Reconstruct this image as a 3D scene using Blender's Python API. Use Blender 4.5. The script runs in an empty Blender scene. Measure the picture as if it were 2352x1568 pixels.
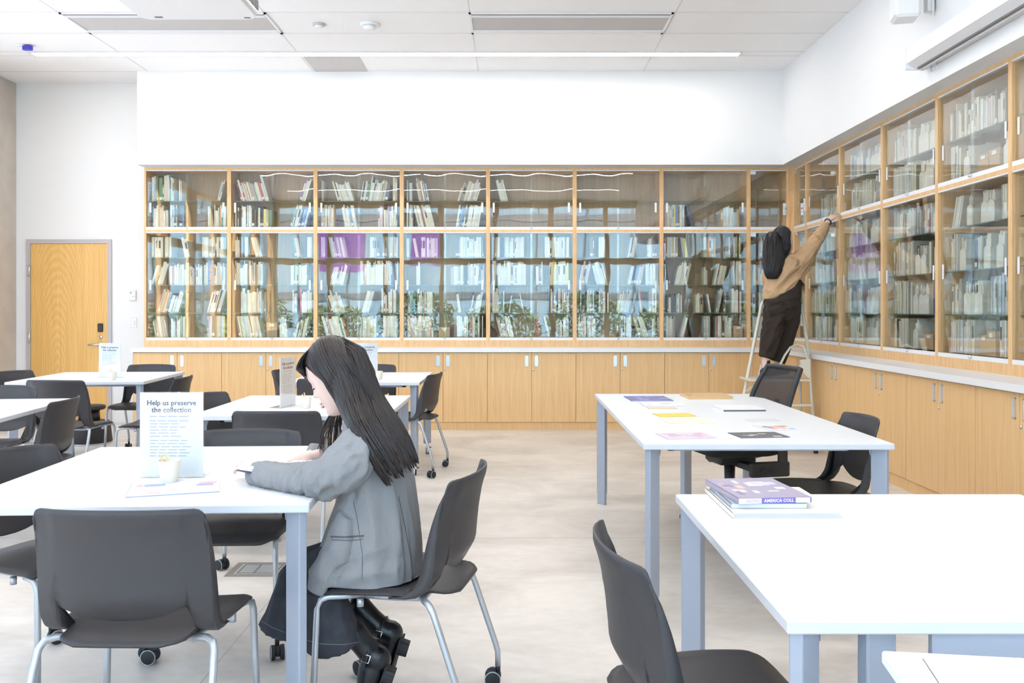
import bpy, math, random
from mathutils import Vector, Matrix
R = math.radians
SC = bpy.context.scene
COL = SC.collection
F, VX, VY, H = 2048.0, 1178.0, 711.0, 1.32      # focal length in pixels, vanishing point, eye height


def PX(px, py, d):
    """the point at distance d that the photograph shows at pixel px, py"""
    return Vector(((px - VX) * d / F, d, H - (py - VY) * d / F))


# ------------------------------------------------------------------ materials
def nodes_of(name):
    m = bpy.data.materials.new(name)
    m.use_nodes = True
    nt = m.node_tree
    return m, nt, nt.nodes, nt.links, nt.nodes['Principled BSDF']


def mat(name, col, rough=.5, metal=0.0, var=0.0, vscale=8.0, bump=0.0, bscale=60.0, coat=0.0, spec=.5, stretch=(1, 1, 1), sheen=0):
    m, nt, N, L, b = nodes_of(name)
    b.inputs['Base Color'].default_value = (*col, 1)
    b.inputs['Roughness'].default_value = rough
    b.inputs['Metallic'].default_value = metal
    b.inputs['Specular IOR Level'].default_value = spec
    if coat: b.inputs['Coat Weight'].default_value = coat
    if sheen: b.inputs['Sheen Weight'].default_value = sheen
    tc = N.new('ShaderNodeTexCoord')
    mp = N.new('ShaderNodeMapping'); mp.inputs['Scale'].default_value = stretch
    L.new(tc.outputs['Object'], mp.inputs['Vector'])
    nz = N.new('ShaderNodeTexNoise'); nz.inputs['Scale'].default_value = vscale; nz.inputs['Detail'].default_value = 4
    L.new(mp.outputs[0], nz.inputs['Vector'])
    if var:
        mx = N.new('ShaderNodeMix'); mx.data_type = 'RGBA'
        mx.inputs['A'].default_value = (*[max(0, c * (1 - var)) for c in col], 1)
        mx.inputs['B'].default_value = (*[min(1, c * (1 + var)) for c in col], 1)
        L.new(nz.outputs['Fac'], mx.inputs['Factor'])
        L.new(mx.outputs['Result'], b.inputs['Base Color'])
    if bump:
        n2 = N.new('ShaderNodeTexNoise'); n2.inputs['Scale'].default_value = bscale; n2.inputs['Detail'].default_value = 2
        L.new(mp.outputs[0], n2.inputs['Vector'])
        bp = N.new('ShaderNodeBump'); bp.inputs['Strength'].default_value = bump; bp.inputs['Distance'].default_value = .004
        L.new(n2.outputs['Fac'], bp.inputs['Height']); L.new(bp.outputs['Normal'], b.inputs['Normal'])
    return m


def wood(name, c0, c1, scale=(60, 60, 2.2), rough=.42, dist=1.5, contrast=(.3, .7), rings=0.0):
    m, nt, N, L, b = nodes_of(name)
    tc = N.new('ShaderNodeTexCoord')
    mp = N.new('ShaderNodeMapping'); mp.inputs['Scale'].default_value = scale
    L.new(tc.outputs['Object'], mp.inputs['Vector'])
    nz = N.new('ShaderNodeTexNoise'); nz.inputs['Scale'].default_value = 1.0; nz.inputs['Detail'].default_value = 5; nz.inputs['Distortion'].default_value = dist
    L.new(mp.outputs[0], nz.inputs['Vector'])
    cr = N.new('ShaderNodeValToRGB')
    cr.color_ramp.elements[0].position = contrast[0]; cr.color_ramp.elements[0].color = (*c0, 1)
    cr.color_ramp.elements[1].position = contrast[1]; cr.color_ramp.elements[1].color = (*c1, 1)
    L.new(nz.outputs['Fac'], cr.inputs['Fac'])
    out = cr.outputs['Color']
    if rings:
        mp2 = N.new('ShaderNodeMapping'); mp2.inputs['Scale'].default_value = (2.6, 2.6, .55); mp2.inputs['Location'].default_value = (.35, 0, -.25)
        L.new(tc.outputs['Object'], mp2.inputs['Vector'])
        wv = N.new('ShaderNodeTexWave'); wv.wave_type = 'RINGS'; wv.rings_direction = 'SPHERICAL'
        wv.inputs['Scale'].default_value = 5.5; wv.inputs['Distortion'].default_value = 3.2; wv.inputs['Detail'].default_value = 2; wv.inputs['Detail Scale'].default_value = 1.2
        L.new(mp2.outputs[0], wv.inputs['Vector'])
        mx = N.new('ShaderNodeMix'); mx.data_type = 'RGBA'; mx.blend_type = 'MULTIPLY'
        r2 = N.new('ShaderNodeValToRGB')
        r2.color_ramp.elements[0].color = (1 - rings, 1 - rings * 1.25, 1 - rings * 1.5, 1); r2.color_ramp.elements[1].color = (1, 1, 1, 1)
        L.new(wv.outputs['Fac'], r2.inputs['Fac'])
        mx.inputs['Factor'].default_value = 1.0
        L.new(out, mx.inputs['A']); L.new(r2.outputs['Color'], mx.inputs['B'])
        out = mx.outputs['Result']
    L.new(out, b.inputs['Base Color'])
    b.inputs['Roughness'].default_value = rough
    return m


def glass_mat(name, tint=(.97, .985, .975), base=.045, wave=.0, wscale=3.0, rough=0.0, gain=1.0):
    """thin pane: what passes goes straight through, the rest mirrors the room"""
    m = bpy.data.materials.new(name); m.use_nodes = True
    nt = m.node_tree; N, L = nt.nodes, nt.links
    N.remove(N['Principled BSDF']); out = N['Material Output']
    tr = N.new('ShaderNodeBsdfTransparent'); tr.inputs['Color'].default_value = (*tint, 1)
    gl = N.new('ShaderNodeBsdfGlossy'); gl.inputs['Roughness'].default_value = rough; gl.inputs['Color'].default_value = (1, 1, 1, 1)
    lw = N.new('ShaderNodeLayerWeight'); lw.inputs['Blend'].default_value = .5
    pw = N.new('ShaderNodeMath'); pw.operation = 'POWER'; pw.inputs[1].default_value = 3.7
    mu = N.new('ShaderNodeMath'); mu.operation = 'MULTIPLY_ADD'; mu.inputs[1].default_value = gain * (1 - base); mu.inputs[2].default_value = base
    mu.use_clamp = True
    L.new(lw.outputs['Facing'], pw.inputs[0]); L.new(pw.outputs[0], mu.inputs[0])
    mx = N.new('ShaderNodeMixShader')
    L.new(mu.outputs[0], mx.inputs['Fac']); L.new(tr.outputs[0], mx.inputs[1]); L.new(gl.outputs[0], mx.inputs[2])
    L.new(mx.outputs[0], out.inputs['Surface'])
    if wave:
        tc = N.new('ShaderNodeTexCoord')
        nz = N.new('ShaderNodeTexNoise'); nz.inputs['Scale'].default_value = wscale; nz.inputs['Detail'].default_value = 1.0
        L.new(tc.outputs['Object'], nz.inputs['Vector'])
        bp = N.new('ShaderNodeBump'); bp.inputs['Strength'].default_value = 1.0; bp.inputs['Distance'].default_value = wave
        L.new(nz.outputs['Fac'], bp.inputs['Height']); L.new(bp.outputs['Normal'], gl.inputs['Normal'])
    return m


def emit_mat(name, col, strength):
    m = bpy.data.materials.new(name); m.use_nodes = True
    nt = m.node_tree; N, L = nt.nodes, nt.links
    N.remove(N['Principled BSDF'])
    e = N.new('ShaderNodeEmission'); e.inputs['Color'].default_value = (*col, 1); e.inputs['Strength'].default_value = strength
    L.new(e.outputs[0], N['Material Output'].inputs['Surface'])
    return m


# ------------------------------------------------------------------ mesh building
class MB:
    def __init__(s): s.v = []; s.f = []; s.m = []; s.s = []

    def add(s, vs, fs, mi=0, smooth=False, M=None):
        b = len(s.v)
        s.v += [tuple(M @ Vector(p)) if M else tuple(p) for p in vs]
        for f in fs:
            s.f.append([b + i for i in f]); s.m.append(mi); s.s.append(smooth)
        return s

    def box(s, x0, x1, y0, y1, z0, z1, mi=0, M=None):
        vs = [(x, y, z) for z in (z0, z1) for y in (y0, y1) for x in (x0, x1)]
        fs = [(0, 2, 3, 1), (4, 5, 7, 6), (0, 1, 5, 4), (2, 6, 7, 3), (0, 4, 6, 2), (1, 3, 7, 5)]
        return s.add(vs, fs, mi, False, M)

    def bbox(s, x0, x1, y0, y1, z0, z1, c=.004, mi=0, M=None):
        """a box whose edges are chamfered by c"""
        X = (x0, x1); Y = (y0, y1); Z = (z0, z1); vs = []; idx = {}
        for i in (0, 1):
            for j in (0, 1):
                for k in (0, 1):
                    sx, sy, sz = (1, -1)[i], (1, -1)[j], (1, -1)[k]
                    for ax in range(3):
                        p = [X[i] + sx * c, Y[j] + sy * c, Z[k] + sz * c]
                        p[ax] = (X[i], Y[j], Z[k])[ax]
                        idx[i, j, k, ax] = len(vs); vs.append(p)
        fs = []
        for ax in range(3):
            a, b_ = [t for t in range(3) if t != ax]
            for e in (0, 1):
                loop = []
                for (p, q) in ((0, 0), (1, 0), (1, 1), (0, 1)):
                    t = [0, 0, 0]; t[ax] = e; t[a] = p; t[b_] = q
                    loop.append(idx[(*t, ax)])
                fs.append(loop)
        for ax in range(3):
            a, b_ = [t for t in range(3) if t != ax]
            for p in (0, 1):
                for q in (0, 1):
                    t0 = [0, 0, 0]; t0[a] = p; t0[b_] = q; t1 = list(t0); t1[ax] = 1
                    fs.append([idx[(*t0, a)], idx[(*t1, a)], idx[(*t1, b_)], idx[(*t0, b_)]])
        for i in (0, 1):
            for j in (0, 1):
                for k in (0, 1):
                    fs.append([idx[i, j, k, 0], idx[i, j, k, 1], idx[i, j, k, 2]])
        # make normals point outwards
        c0 = Vector(((x0 + x1) / 2, (y0 + y1) / 2, (z0 + z1) / 2))
        out = []
        for f in fs:
            p = [Vector(vs[i]) for i in f]
            n = (p[1] - p[0]).cross(p[2] - p[0])
            cc = sum(p, Vector()) / len(p)
            out.append(f if n.dot(cc - c0) > 0 else f[::-1])
        return s.add(vs, out, mi, False, M)

    def loft(s, rings, mi=0, smooth=True, cap=True, M=None, closed=False):
        n = len(rings[0]); vs = [p for r in rings for p in r]; fs = []
        K = len(rings)
        for i in range(K - (0 if closed else 1)):
            a, b = i * n, ((i + 1) % K) * n
            for j in range(n):
                k = (j + 1) % n
                fs.append((a + j, a + k, b + k, b + j))
        if cap and not closed:
            fs.append(tuple(range(n))[::-1]); fs.append(tuple((K - 1) * n + j for j in range(n)))
        return s.add(vs, fs, mi, smooth, M)

    def cyl(s, p0, p1, r0, r1=None, n=16, mi=0, smooth=True, M=None):
        return s.tube([p0, p1], [r0, r1 if r1 is not None else r0], n=n, mi=mi, smooth=smooth, M=M)

    def tube(s, path, ra, rb=None, ref=(0, 0, 1), n=12, mi=0, smooth=True, M=None, cap=True, round_ends=False, power=2.0):
        P = [Vector(p) for p in path]; K = len(P)
        if not hasattr(ra, '__len__'): ra = [ra] * K
        if rb is None: rb = ra
        if not hasattr(rb, '__len__'): rb = [rb] * K
        ra, rb = list(ra), list(rb)
        if round_ends:
            t0 = (P[0] - P[1]).normalized(); t1 = (P[-1] - P[-2]).normalized()
            e0 = min(ra[0], rb[0]); e1 = min(ra[-1], rb[-1])
            pre = [(P[0] + t0 * e0 * math.sin(q), math.cos(q)) for q in (R(80), R(55), R(28))]
            post = [(P[-1] + t1 * e1 * math.sin(q), math.cos(q)) for q in (R(28), R(55), R(80))]
            P = [p for p, _ in pre] + P + [p for p, _ in post]
            ra = [ra[0] * c for _, c in pre] + ra + [ra[-1] * c for _, c in post]
            rb = [rb[0] * c for _, c in pre] + rb + [rb[-1] * c for _, c in post]
            K = len(P)
        rings = []; ref0 = Vector(ref).normalized(); prev = None
        for i in range(K):
            t = (P[min(i + 1, K - 1)] - P[max(i - 1, 0)])
            t = t.normalized() if t.length > 1e-9 else Vector((0, 0, 1))
            rv = ref0 if prev is None else prev
            b = rv - t * rv.dot(t)
            if b.length < 1e-3:
                b = Vector((1, 0, 0)) - t * t.x
                if b.length < 1e-3: b = Vector((0, 1, 0))
            b.normalize(); prev = b if abs(ref0.dot(t)) > .95 or prev is not None and abs(ref0.dot(t)) > .9 else None
            a = t.cross(b)
            ring = []
            for j in range(n):
                q = 2 * math.pi * j / n; c, sn = math.cos(q), math.sin(q)
                if power != 2.0:
                    c = math.copysign(abs(c) ** (2 / power), c); sn = math.copysign(abs(sn) ** (2 / power), sn)
                ring.append(P[i] + a * ra[i] * c + b * rb[i] * sn)
            rings.append(ring)
        return s.loft(rings, mi, smooth, cap, M)

    def lathe(s, prof, c=(0, 0, 0), n=24, mi=0, smooth=True, M=None):
        rings = [[(c[0] + r * math.cos(2 * math.pi * j / n), c[1] + r * math.sin(2 * math.pi * j / n), c[2] + z) for j in range(n)] for r, z in prof]
        return s.loft(rings, mi, smooth, True, M)

    def sheet(s, G, th, mi=0, smooth=True, M=None):
        """a grid of points G[row][col] given the thickness th, closed all round"""
        nr, nc = len(G), len(G[0]); P = [[Vector(p) for p in r] for r in G]; top = []; bot = []
        for i in range(nr):
            for j in range(nc):
                a = P[min(i + 1, nr - 1)][j] - P[max(i - 1, 0)][j]
                b = P[i][min(j + 1, nc - 1)] - P[i][max(j - 1, 0)]
                nn = b.cross(a); nn = nn.normalized() if nn.length > 1e-9 else Vector((0, 0, 1))
                top.append(P[i][j] + nn * th / 2); bot.append(P[i][j] - nn * th / 2)
        o = nr * nc; fs = []
        for i in range(nr - 1):
            for j in range(nc - 1):
                q = (i * nc + j, i * nc + j + 1, (i + 1) * nc + j + 1, (i + 1) * nc + j)
                fs.append(q); fs.append(tuple(o + t for t in q[::-1]))
        for j in range(nc - 1):
            fs.append((j + 1, j, o + j, o + j + 1)); k = (nr - 1) * nc
            fs.append((k + j, k + j + 1, o + k + j + 1, o + k + j))
        for i in range(nr - 1):
            a, b = i * nc, (i + 1) * nc
            fs.append((a, b, o + b, o + a)); a += nc - 1; b += nc - 1
            fs.append((b, a, o + a, o + b))
        return s.add(top + bot, fs, mi, smooth, M)

    def prism(s, poly, z0, z1, mi=0, M=None, smooth=False):
        n = len(poly); vs = [(x, y, z0) for x, y in poly] + [(x, y, z1) for x, y in poly]
        fs = [tuple(range(n))[::-1], tuple(range(n, 2 * n))] + [(i, (i + 1) % n, n + (i + 1) % n, n + i) for i in range(n)]
        return s.add(vs, fs, mi, smooth, M)

    def build(s, name, mats, parent=None, loc=None, rot=None, mods=None):
        me = bpy.data.meshes.new(name)
        me.from_pydata(s.v, [], s.f)
        for m in (mats if isinstance(mats, (list, tuple)) else [mats]): me.materials.append(m)
        me.polygons.foreach_set('material_index', s.m)
        me.polygons.foreach_set('use_smooth', s.s)
        me.update()
        o = bpy.data.objects.new(name, me); COL.objects.link(o)
        if parent: o.parent = parent
        if loc is not None: o.location = loc
        if rot is not None: o.rotation_euler = (0, 0, rot) if not hasattr(rot, '__len__') else rot
        return o


def rrect(x0, x1, y0, y1, r, n=5):
    pts = []
    for cx, cy, a0 in ((x1 - r, y1 - r, 0), (x0 + r, y1 - r, 90), (x0 + r, y0 + r, 180), (x1 - r, y0 + r, 270)):
        for k in range(n + 1):
            a = R(a0 + 90 * k / n); pts.append((cx + r * math.cos(a), cy + r * math.sin(a)))
    return pts


def tag(o, label, cat, group=None, kind=None):
    o['label'] = label; o['category'] = cat
    if group: o['group'] = group
    if kind: o['kind'] = kind
    return o


def empty(name, loc, rz=0, label=None, cat=None, group=None):
    o = bpy.data.objects.new(name, None); COL.objects.link(o); o.empty_display_size = .1
    o.location = loc; o.rotation_euler = (0, 0, rz)
    if label: tag(o, label, cat, group)
    return o


KIDS = {}


def copy_tree(o, parent=None):
    kids = [c for c in bpy.data.objects if c.parent == o] if o.name not in KIDS else KIDS[o.name]
    KIDS[o.name] = kids
    c = o.copy(); COL.objects.link(c)
    c.parent = parent
    if parent: c.matrix_parent_inverse = o.matrix_parent_inverse.copy()
    for k in kids: copy_tree(k, c)
    return c


def struct(o):
    o['kind'] = 'structure'; return o


def spin(pts, rz, c=(0, 0)):
    return [(c[0] + (x) * math.cos(rz) - y * math.sin(rz), c[1] + x * math.sin(rz) + y * math.cos(rz)) for x, y in pts]


def text_mesh(mb, txt, M, size, mi=0, align='CENTER', extrude=.0004, bold=0.0):
    cu = bpy.data.curves.new('t', 'FONT'); cu.body = txt; cu.size = size; cu.align_x = align; cu.align_y = 'CENTER'
    cu.extrude = extrude; cu.offset = bold; cu.resolution_u = 2
    ob = bpy.data.objects.new('t', cu); COL.objects.link(ob)
    dg = bpy.context.evaluated_depsgraph_get(); dg.update()
    me = bpy.data.meshes.new_from_object(ob.evaluated_get(dg))
    mb.add([v.co for v in me.vertices], [list(p.vertices) for p in me.polygons], mi, False, M)
    bpy.data.objects.remove(ob); bpy.data.curves.remove(cu); bpy.data.meshes.remove(me)


rnd = random.Random(7)
ORD = ['first', 'second', 'third', 'fourth', 'fifth', 'sixth', 'seventh', 'eighth', 'ninth', 'tenth', 'eleventh', 'twelfth', 'thirteenth',
       'fourteenth', 'fifteenth', 'sixteenth', 'seventeenth', 'eighteenth', 'nineteenth', 'twentieth'] + \
      ['twenty-' + w for w in ('first', 'second', 'third', 'fourth', 'fifth', 'sixth', 'seventh', 'eighth', 'ninth')] + ['thirtieth'] + \
      ['thirty-' + w for w in ('first', 'second', 'third', 'fourth', 'fifth', 'sixth', 'seventh', 'eighth', 'ninth')] + ['fortieth'] + \
      ['forty-' + w for w in ('first', 'second', 'third', 'fourth', 'fifth', 'sixth', 'seventh', 'eighth', 'ninth')] + ['fiftieth'] + \
      ['fifty-' + w for w in ('first', 'second', 'third', 'fourth', 'fifth', 'sixth', 'seventh', 'eighth', 'ninth')]
# ------------------------------------------------------------------ camera, light
cam = bpy.data.cameras.new('camera'); camo = bpy.data.objects.new('camera', cam); COL.objects.link(camo)
camo.location = (0, 0, H); camo.rotation_euler = (R(90), 0, 0)
cam.sensor_width = 36; cam.lens = 36 * F / 2352; cam.shift_x = -2 / 2352; cam.shift_y = -73 / 2352; cam.clip_start = .05
SC.camera = camo
vs = SC.view_settings; vs.view_transform = 'Standard'; vs.look = 'None'; vs.gamma = 1; vs.use_curve_mapping = False; vs.exposure = 0.78
SC.display_settings.display_device = 'sRGB'
cy = SC.cycles
cy.max_bounces = 7; cy.diffuse_bounces = 3; cy.glossy_bounces = 4; cy.transmission_bounces = 4; cy.transparent_max_bounces = 16
cy.sample_clamp_indirect = 6; cy.caustics_reflective = False; cy.caustics_refractive = False
cy.use_denoising = True; cy.use_adaptive_sampling = True; cy.adaptive_threshold = .08

w = bpy.data.worlds.new('world'); SC.world = w; w.use_nodes = True
wn = w.node_tree.nodes; wl = w.node_tree.links; bg = wn['Background']
bg.inputs['Color'].default_value = (.60, .76, 1.0, 1); bg.inputs['Strength'].default_value = 3.4

M = {}
M['wall'] = mat('white_paint', (.88, .87, .86), .75, var=.01, vscale=2)
M['soffit'] = mat('white_gypsum', (.90, .89, .88), .8)
M['ceil'] = mat('ceiling_panel', (.955, .935, .925), .85, var=.012, vscale=1.2, bump=.2, bscale=200)
M['seam'] = mat('ceiling_seam', (.72, .69, .68), .8)
M['vent'] = mat('vent_grey', (.57, .54, .52), .6)
M['white_metal'] = mat('white_metal', (.86, .85, .85), .4)
M['shadowgap'] = mat('shadow_gap', (.2, .18, .17), .7)
M['conc'] = mat('raw_concrete', (.60, .53, .46), .8, var=.22, vscale=3.5, bump=.4, bscale=25)
M['oak'] = wood('oak_veneer', (.76, .45, .19), (.90, .605, .305), scale=(70, 70, 1.6), contrast=(.25, .75))
M['oak_frame'] = wood('oak_frame', (.76, .45, .20), (.89, .59, .305), scale=(40, 40, 2.5))
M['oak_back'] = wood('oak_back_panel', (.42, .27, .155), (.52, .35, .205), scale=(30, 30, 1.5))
M['door'] = wood('flame_oak', (.80, .45, .13), (.92, .58, .20), scale=(38, 38, 1.0), rings=.10)
M['counter'] = mat('white_laminate', (.90, .88, .87), .35)
M['track'] = mat('white_track', (.88, .88, .88), .35)
M['alu'] = mat('satin_aluminium', (.72, .74, .77), .32, .85)
M['chrome'] = mat('chrome', (.8, .8, .82), .18, 1.0)
M['black'] = mat('black_plastic', (.02, .02, .022), .5)
M['glass'] = glass_mat('cabinet_glass', (.965, .98, .97), base=.05, wave=.0011, wscale=2.6)
M['shelf'] = glass_mat('glass_shelf', (.80, .90, .86), base=.05)
M['shelf_edge'] = mat('green_glass_edge', (.10, .17, .14), .25)
M['winglass'] = glass_mat('window_glass', (.97, .985, .99), base=.05)


def floor_mat():
    m, nt, N, L, b = nodes_of('polished_concrete')
    tc = N.new('ShaderNodeTexCoord')
    n1 = N.new('ShaderNodeTexNoise'); n1.inputs['Scale'].default_value = 1.3; n1.inputs['Detail'].default_value = 8; n1.inputs['Roughness'].default_value = .62
    n1.inputs['Distortion'].default_value = .6
    mp = N.new('ShaderNodeMapping'); mp.inputs['Scale'].default_value = (1, 1.5, 1)
    L.new(tc.outputs['Object'], mp.inputs['Vector']); L.new(mp.outputs[0], n1.inputs['Vector'])
    cr = N.new('ShaderNodeValToRGB')
    e = cr.color_ramp.elements
    e[0].position = .28; e[0].color = (.54, .487, .435, 1); e[1].position = .62; e[1].color = (.78, .72, .655, 1)
    L.new(n1.outputs['Fac'], cr.inputs['Fac'])
    n2 = N.new('ShaderNodeTexNoise'); n2.inputs['Scale'].default_value = 14; n2.inputs['Detail'].default_value = 6
    L.new(mp.outputs[0], n2.inputs['Vector'])
    mx = N.new('ShaderNodeMix'); mx.data_type = 'RGBA'; mx.blend_type = 'OVERLAY'; mx.inputs['Factor'].default_value = .22
    L.new(cr.outputs['Color'], mx.inputs['A']); L.new(n2.outputs['Fac'], mx.inputs['B'])
    # saw-cut joints
    sep = N.new('ShaderNodeSeparateXYZ'); L.new(tc.outputs['Object'], sep.inputs[0])

    def joint(axis, at, wd):
        a = N.new('ShaderNodeMath'); a.operation = 'SUBTRACT'; a.inputs[1].default_value = at; L.new(sep.outputs[axis], a.inputs[0])
        c = N.new('ShaderNodeMath'); c.operation = 'ABSOLUTE'; L.new(a.outputs[0], c.inputs[0])
        d = N.new('ShaderNodeMath'); d.operation = 'LESS_THAN'; d.inputs[1].default_value = wd; L.new(c.outputs[0], d.inputs[0])
        return d
    ja = joint(0, -1.105, .0022); jb = joint(1, 5.16, .004); jc = joint(0, 2.4, .002)
    s1 = N.new('ShaderNodeMath'); s1.operation = 'MAXIMUM'; L.new(ja.outputs[0], s1.inputs[0]); L.new(jb.outputs[0], s1.inputs[1])
    s2 = N.new('ShaderNodeMath'); s2.operation = 'MAXIMUM'; L.new(s1.outputs[0], s2.inputs[0]); L.new(jc.outputs[0], s2.inputs[1])
    m3 = N.new('ShaderNodeMix'); m3.data_type = 'RGBA'; m3.inputs['B'].default_value = (.30, .26, .22, 1)
    s3 = N.new('ShaderNodeMath'); s3.operation = 'MULTIPLY'; s3.inputs[1].default_value = .6; L.new(s2.outputs[0], s3.inputs[0])
    L.new(s3.outputs[0], m3.inputs['Factor']); L.new(mx.outputs['Result'], m3.inputs['A'])
    L.new(m3.outputs['Result'], b.inputs['Base Color'])
    rr = N.new('ShaderNodeMapRange'); rr.inputs['To Min'].default_value = .28; rr.inputs['To Max'].default_value = .5
    L.new(n2.outputs['Fac'], rr.inputs['Value']); L.new(rr.outputs[0], b.inputs['Roughness'])
    b.inputs['Specular IOR Level'].default_value = .45
    return m


M['floor'] = floor_mat()

# ------------------------------------------------------------------ shell
XL, XR, YB, YF, ZC = -5.82, 3.72, 10.45, -1.45, 3.97
struct(MB().box(XL - .4, XR + .3, YF - .1, YB + .3, -.2, 0).build('floor', M['floor']))
struct(MB().box(XL - .2, -4.17, YB, YB + .2, 0, ZC).build('wall_back', M['wall']))
struct(MB().box(-4.17, XR, YB + .02, YB + .2, 0, ZC).build('wall_behind_bookcases', M['wall']))
struct(MB().box(XL - .3, XL, 9.30, YB + .2, 0, ZC + .3).build('wall_left', M['conc']))
struct(MB().box(XL - .2, XL, YF - .1, 9.30, 3.52, ZC + .1).build('wall_left_header', M['wall']))
struct(MB().box(XR, XR + .2, YF, YB + .2, 0, ZC).build('wall_right', M['wall']))
# ceiling: gypsum band over the door, panels in front of it
c = MB()
c.box(XL, XR, YF - .1, YB + .2, ZC, ZC + .25)
struct(c.build('ceiling', M['ceil']))
seam = MB()
xs = [-4.055 + 1.835 * k for k in range(-1, 5)]
ys = [9.93 - .6 * k for k in range(0, 1)] + [9.31, 9.15] + [8.55 - .61 * k for k in range(0, 16)]
for x in xs:
    if x < 2.98: seam.box(x - .004, x + .004, YF, 9.93, ZC - .002, ZC + .001)
for y in ys: seam.box(XL, 2.99, y - .004, y + .004, ZC - .002, ZC + .001)
struct(seam.build('trim_1', M['seam']))
# soffits over both bookcases
struct(MB().box(-4.172, 3.0, 9.90, 10.47, 2.93, ZC).build('wall_soffit_back', M['soffit']))
struct(MB().box(3.0, XR, YF, 10.47, 2.93, ZC).build('wall_soffit_right', M['soffit']))

# window wall behind the camera
fr = MB()
xm = [XL + .05 + 1.34 * k for k in range(0, 8)]
for x in xm: fr.box(x - .05, x + .05, YF - .1, YF + .12, 0, 3.86)
fr.box(XL, XR, YF - .1, YF + .12, 3.80, ZC); fr.box(XL, XR, YF - .1, YF + .12, 0, .12)
fr.box(XL, XR, YF - .1, YF + .1, 2.42, 2.54)
w1 = struct(fr.build('window_1', M['oak_frame']))
struct(MB().box(XL, XR, YF - .01, YF, .1, 3.85).build('window_pane', M['winglass'], w1))

fr = MB()
for k in range(9):
    y = YF + .05 + 1.335 * k; fr.box(XL - .16, XL + .02, y - .045, y + .045, 0, 3.52)
fr.box(XL - .16, XL + .02, YF, 9.30, 3.44, 3.52); fr.box(XL - .16, XL + .02, YF, 9.30, 0, .12); fr.box(XL - .14, XL, YF, 9.30, 2.42, 2.54)
w2 = struct(fr.build('window_2', M['oak_frame']))
struct(MB().box(XL - .09, XL - .08, YF, 9.30, .1, 3.45).build('window_pane', M['winglass'], w2))

# what the windows look out on
M['facade'] = mat('pale_blue_facade', (.20, .33, .43), .6)
M['facade2'] = mat('facade_band', (.09, .12, .15), .6)
M['purple'] = mat('purple_banner', (.17, .06, .28), .6)
M['hedge'] = mat('hedge_green', (.07, .12, .05), .9, var=.6, vscale=6)
M['hedge2'] = mat('leaf_green', (.15, .22, .09), .7, var=.4, vscale=4)
M['paving'] = mat('paving', (.72, .70, .68), .8, var=.1)
struct(MB().box(-40, 34, -34, YF - .1, -.3, -.1).build('ground', M['paving']))
bd = empty('office_building', (-1, -17, -.1), 0, 'pale blue glass office building across the street, mirrored in the cabinet glass', 'building')
f0 = MB(); f0.box(-26, 26, -3, 0, 0, 9.6); f0.build('facade', M['facade'], bd)
f1 = MB()
for z in (1.9, 4.9, 5.15, 8.1): f1.box(-26, 26, 0, .1, z, z + .22)
for k in range(26): f1.box(-26 + 2 * k, -25.93 + 2 * k, 0, .08, 0, 9.5)
f1.build('facade_band', M['facade2'], bd)
bd = empty('office_building', (-19, 3, -.1), R(-90), 'grey-blue glass building added to dim the side-window sky, mirrored in the first bays', 'building')  # added building, holds back the bright sky at the side windows
MB().box(-13, 13, -3, 0, 0, 8.5).build('facade', M['facade'], bd)
f1 = MB()
for z in (1.9, 4.9, 7.6): f1.box(-13, 13, 0, .1, z, z + .22)
for k in range(13): f1.box(-13 + 2 * k, -12.93 + 2 * k, 0, .08, 0, 8.4)
f1.build('facade_band', M['facade2'], bd)
for i, (x, wd, z0, z1) in enumerate(((-7.05, 1.75, 2.7, 4.15), (-3.66, .95, 2.9, 4.2))):
    tag(MB().box(x, x + wd, -12.1, -12.04, z0, z1).build('banner', M['purple']),
        ('wide purple banner outside, mirrored beside the first bays', 'narrow purple banner outside, mirrored in the middle bays',
         )[i], 'banner', 'banners outside')


def blob(mb, c, r, seed, n=10, mi=0, squash=.8):
    q = random.Random(seed); rings = []
    for i in range(n + 1):
        th = math.pi * i / n
        rings.append([(c[0] + r * math.sin(th) * math.cos(2 * math.pi * j / 14) * q.uniform(.82, 1.15), c[1] + r * .6 * math.sin(th) * math.sin(2 * math.pi * j / 14) * q.uniform(.82, 1.15),
                       c[2] + r * squash * math.cos(th) * q.uniform(.88, 1.1)) for j in range(14)])
    mb.loft(rings, mi)


for k in range(10):
    sb = MB(); x, y = (-10.5 + 2.55 * k, -6.6) if k < 7 else (-9.6, 1.5 + 3.0 * (k - 7)); hh = rnd.uniform(1.3, 2.1)
    for j in range(1500):
        th, ph, rr = rnd.uniform(0, 6.283), rnd.uniform(-1, 1), rnd.uniform(.5, 1) ** .5
        c = Vector((x + 1.25 * rr * math.cos(th) * math.sqrt(1 - ph * ph), y + .8 * rr * math.sin(th) * math.sqrt(1 - ph * ph), hh / 2 + (hh / 2) * rr * ph))
        a = Vector((rnd.uniform(-1, 1), rnd.uniform(-1, 1), rnd.uniform(-1, 1))).normalized(); b_ = a.cross(Vector((rnd.uniform(-1, 1), .3, rnd.uniform(-1, 1)))).normalized()
        sb.add([c - a * .10, c + b_ * .035, c + a * .10, c - b_ * .035], [(0, 1, 2, 3)], j % 2)
    for j in range(6):
        q = rnd.uniform(-.7, .7); sb.tube([(x + q * .3, y, -.1), (x + q, y + rnd.uniform(-.3, .3), hh * .85)], [.025, .008], n=5, mi=2)
    tag(sb.build('shrub', [M['hedge'], M['hedge2'], M['oak_back']]), 'leafy green shrub of the planting outside the windows', 'shrub', 'shrubs outside the windows')
    st = sb  # crowns only, the stems are hidden in the leaves

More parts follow.
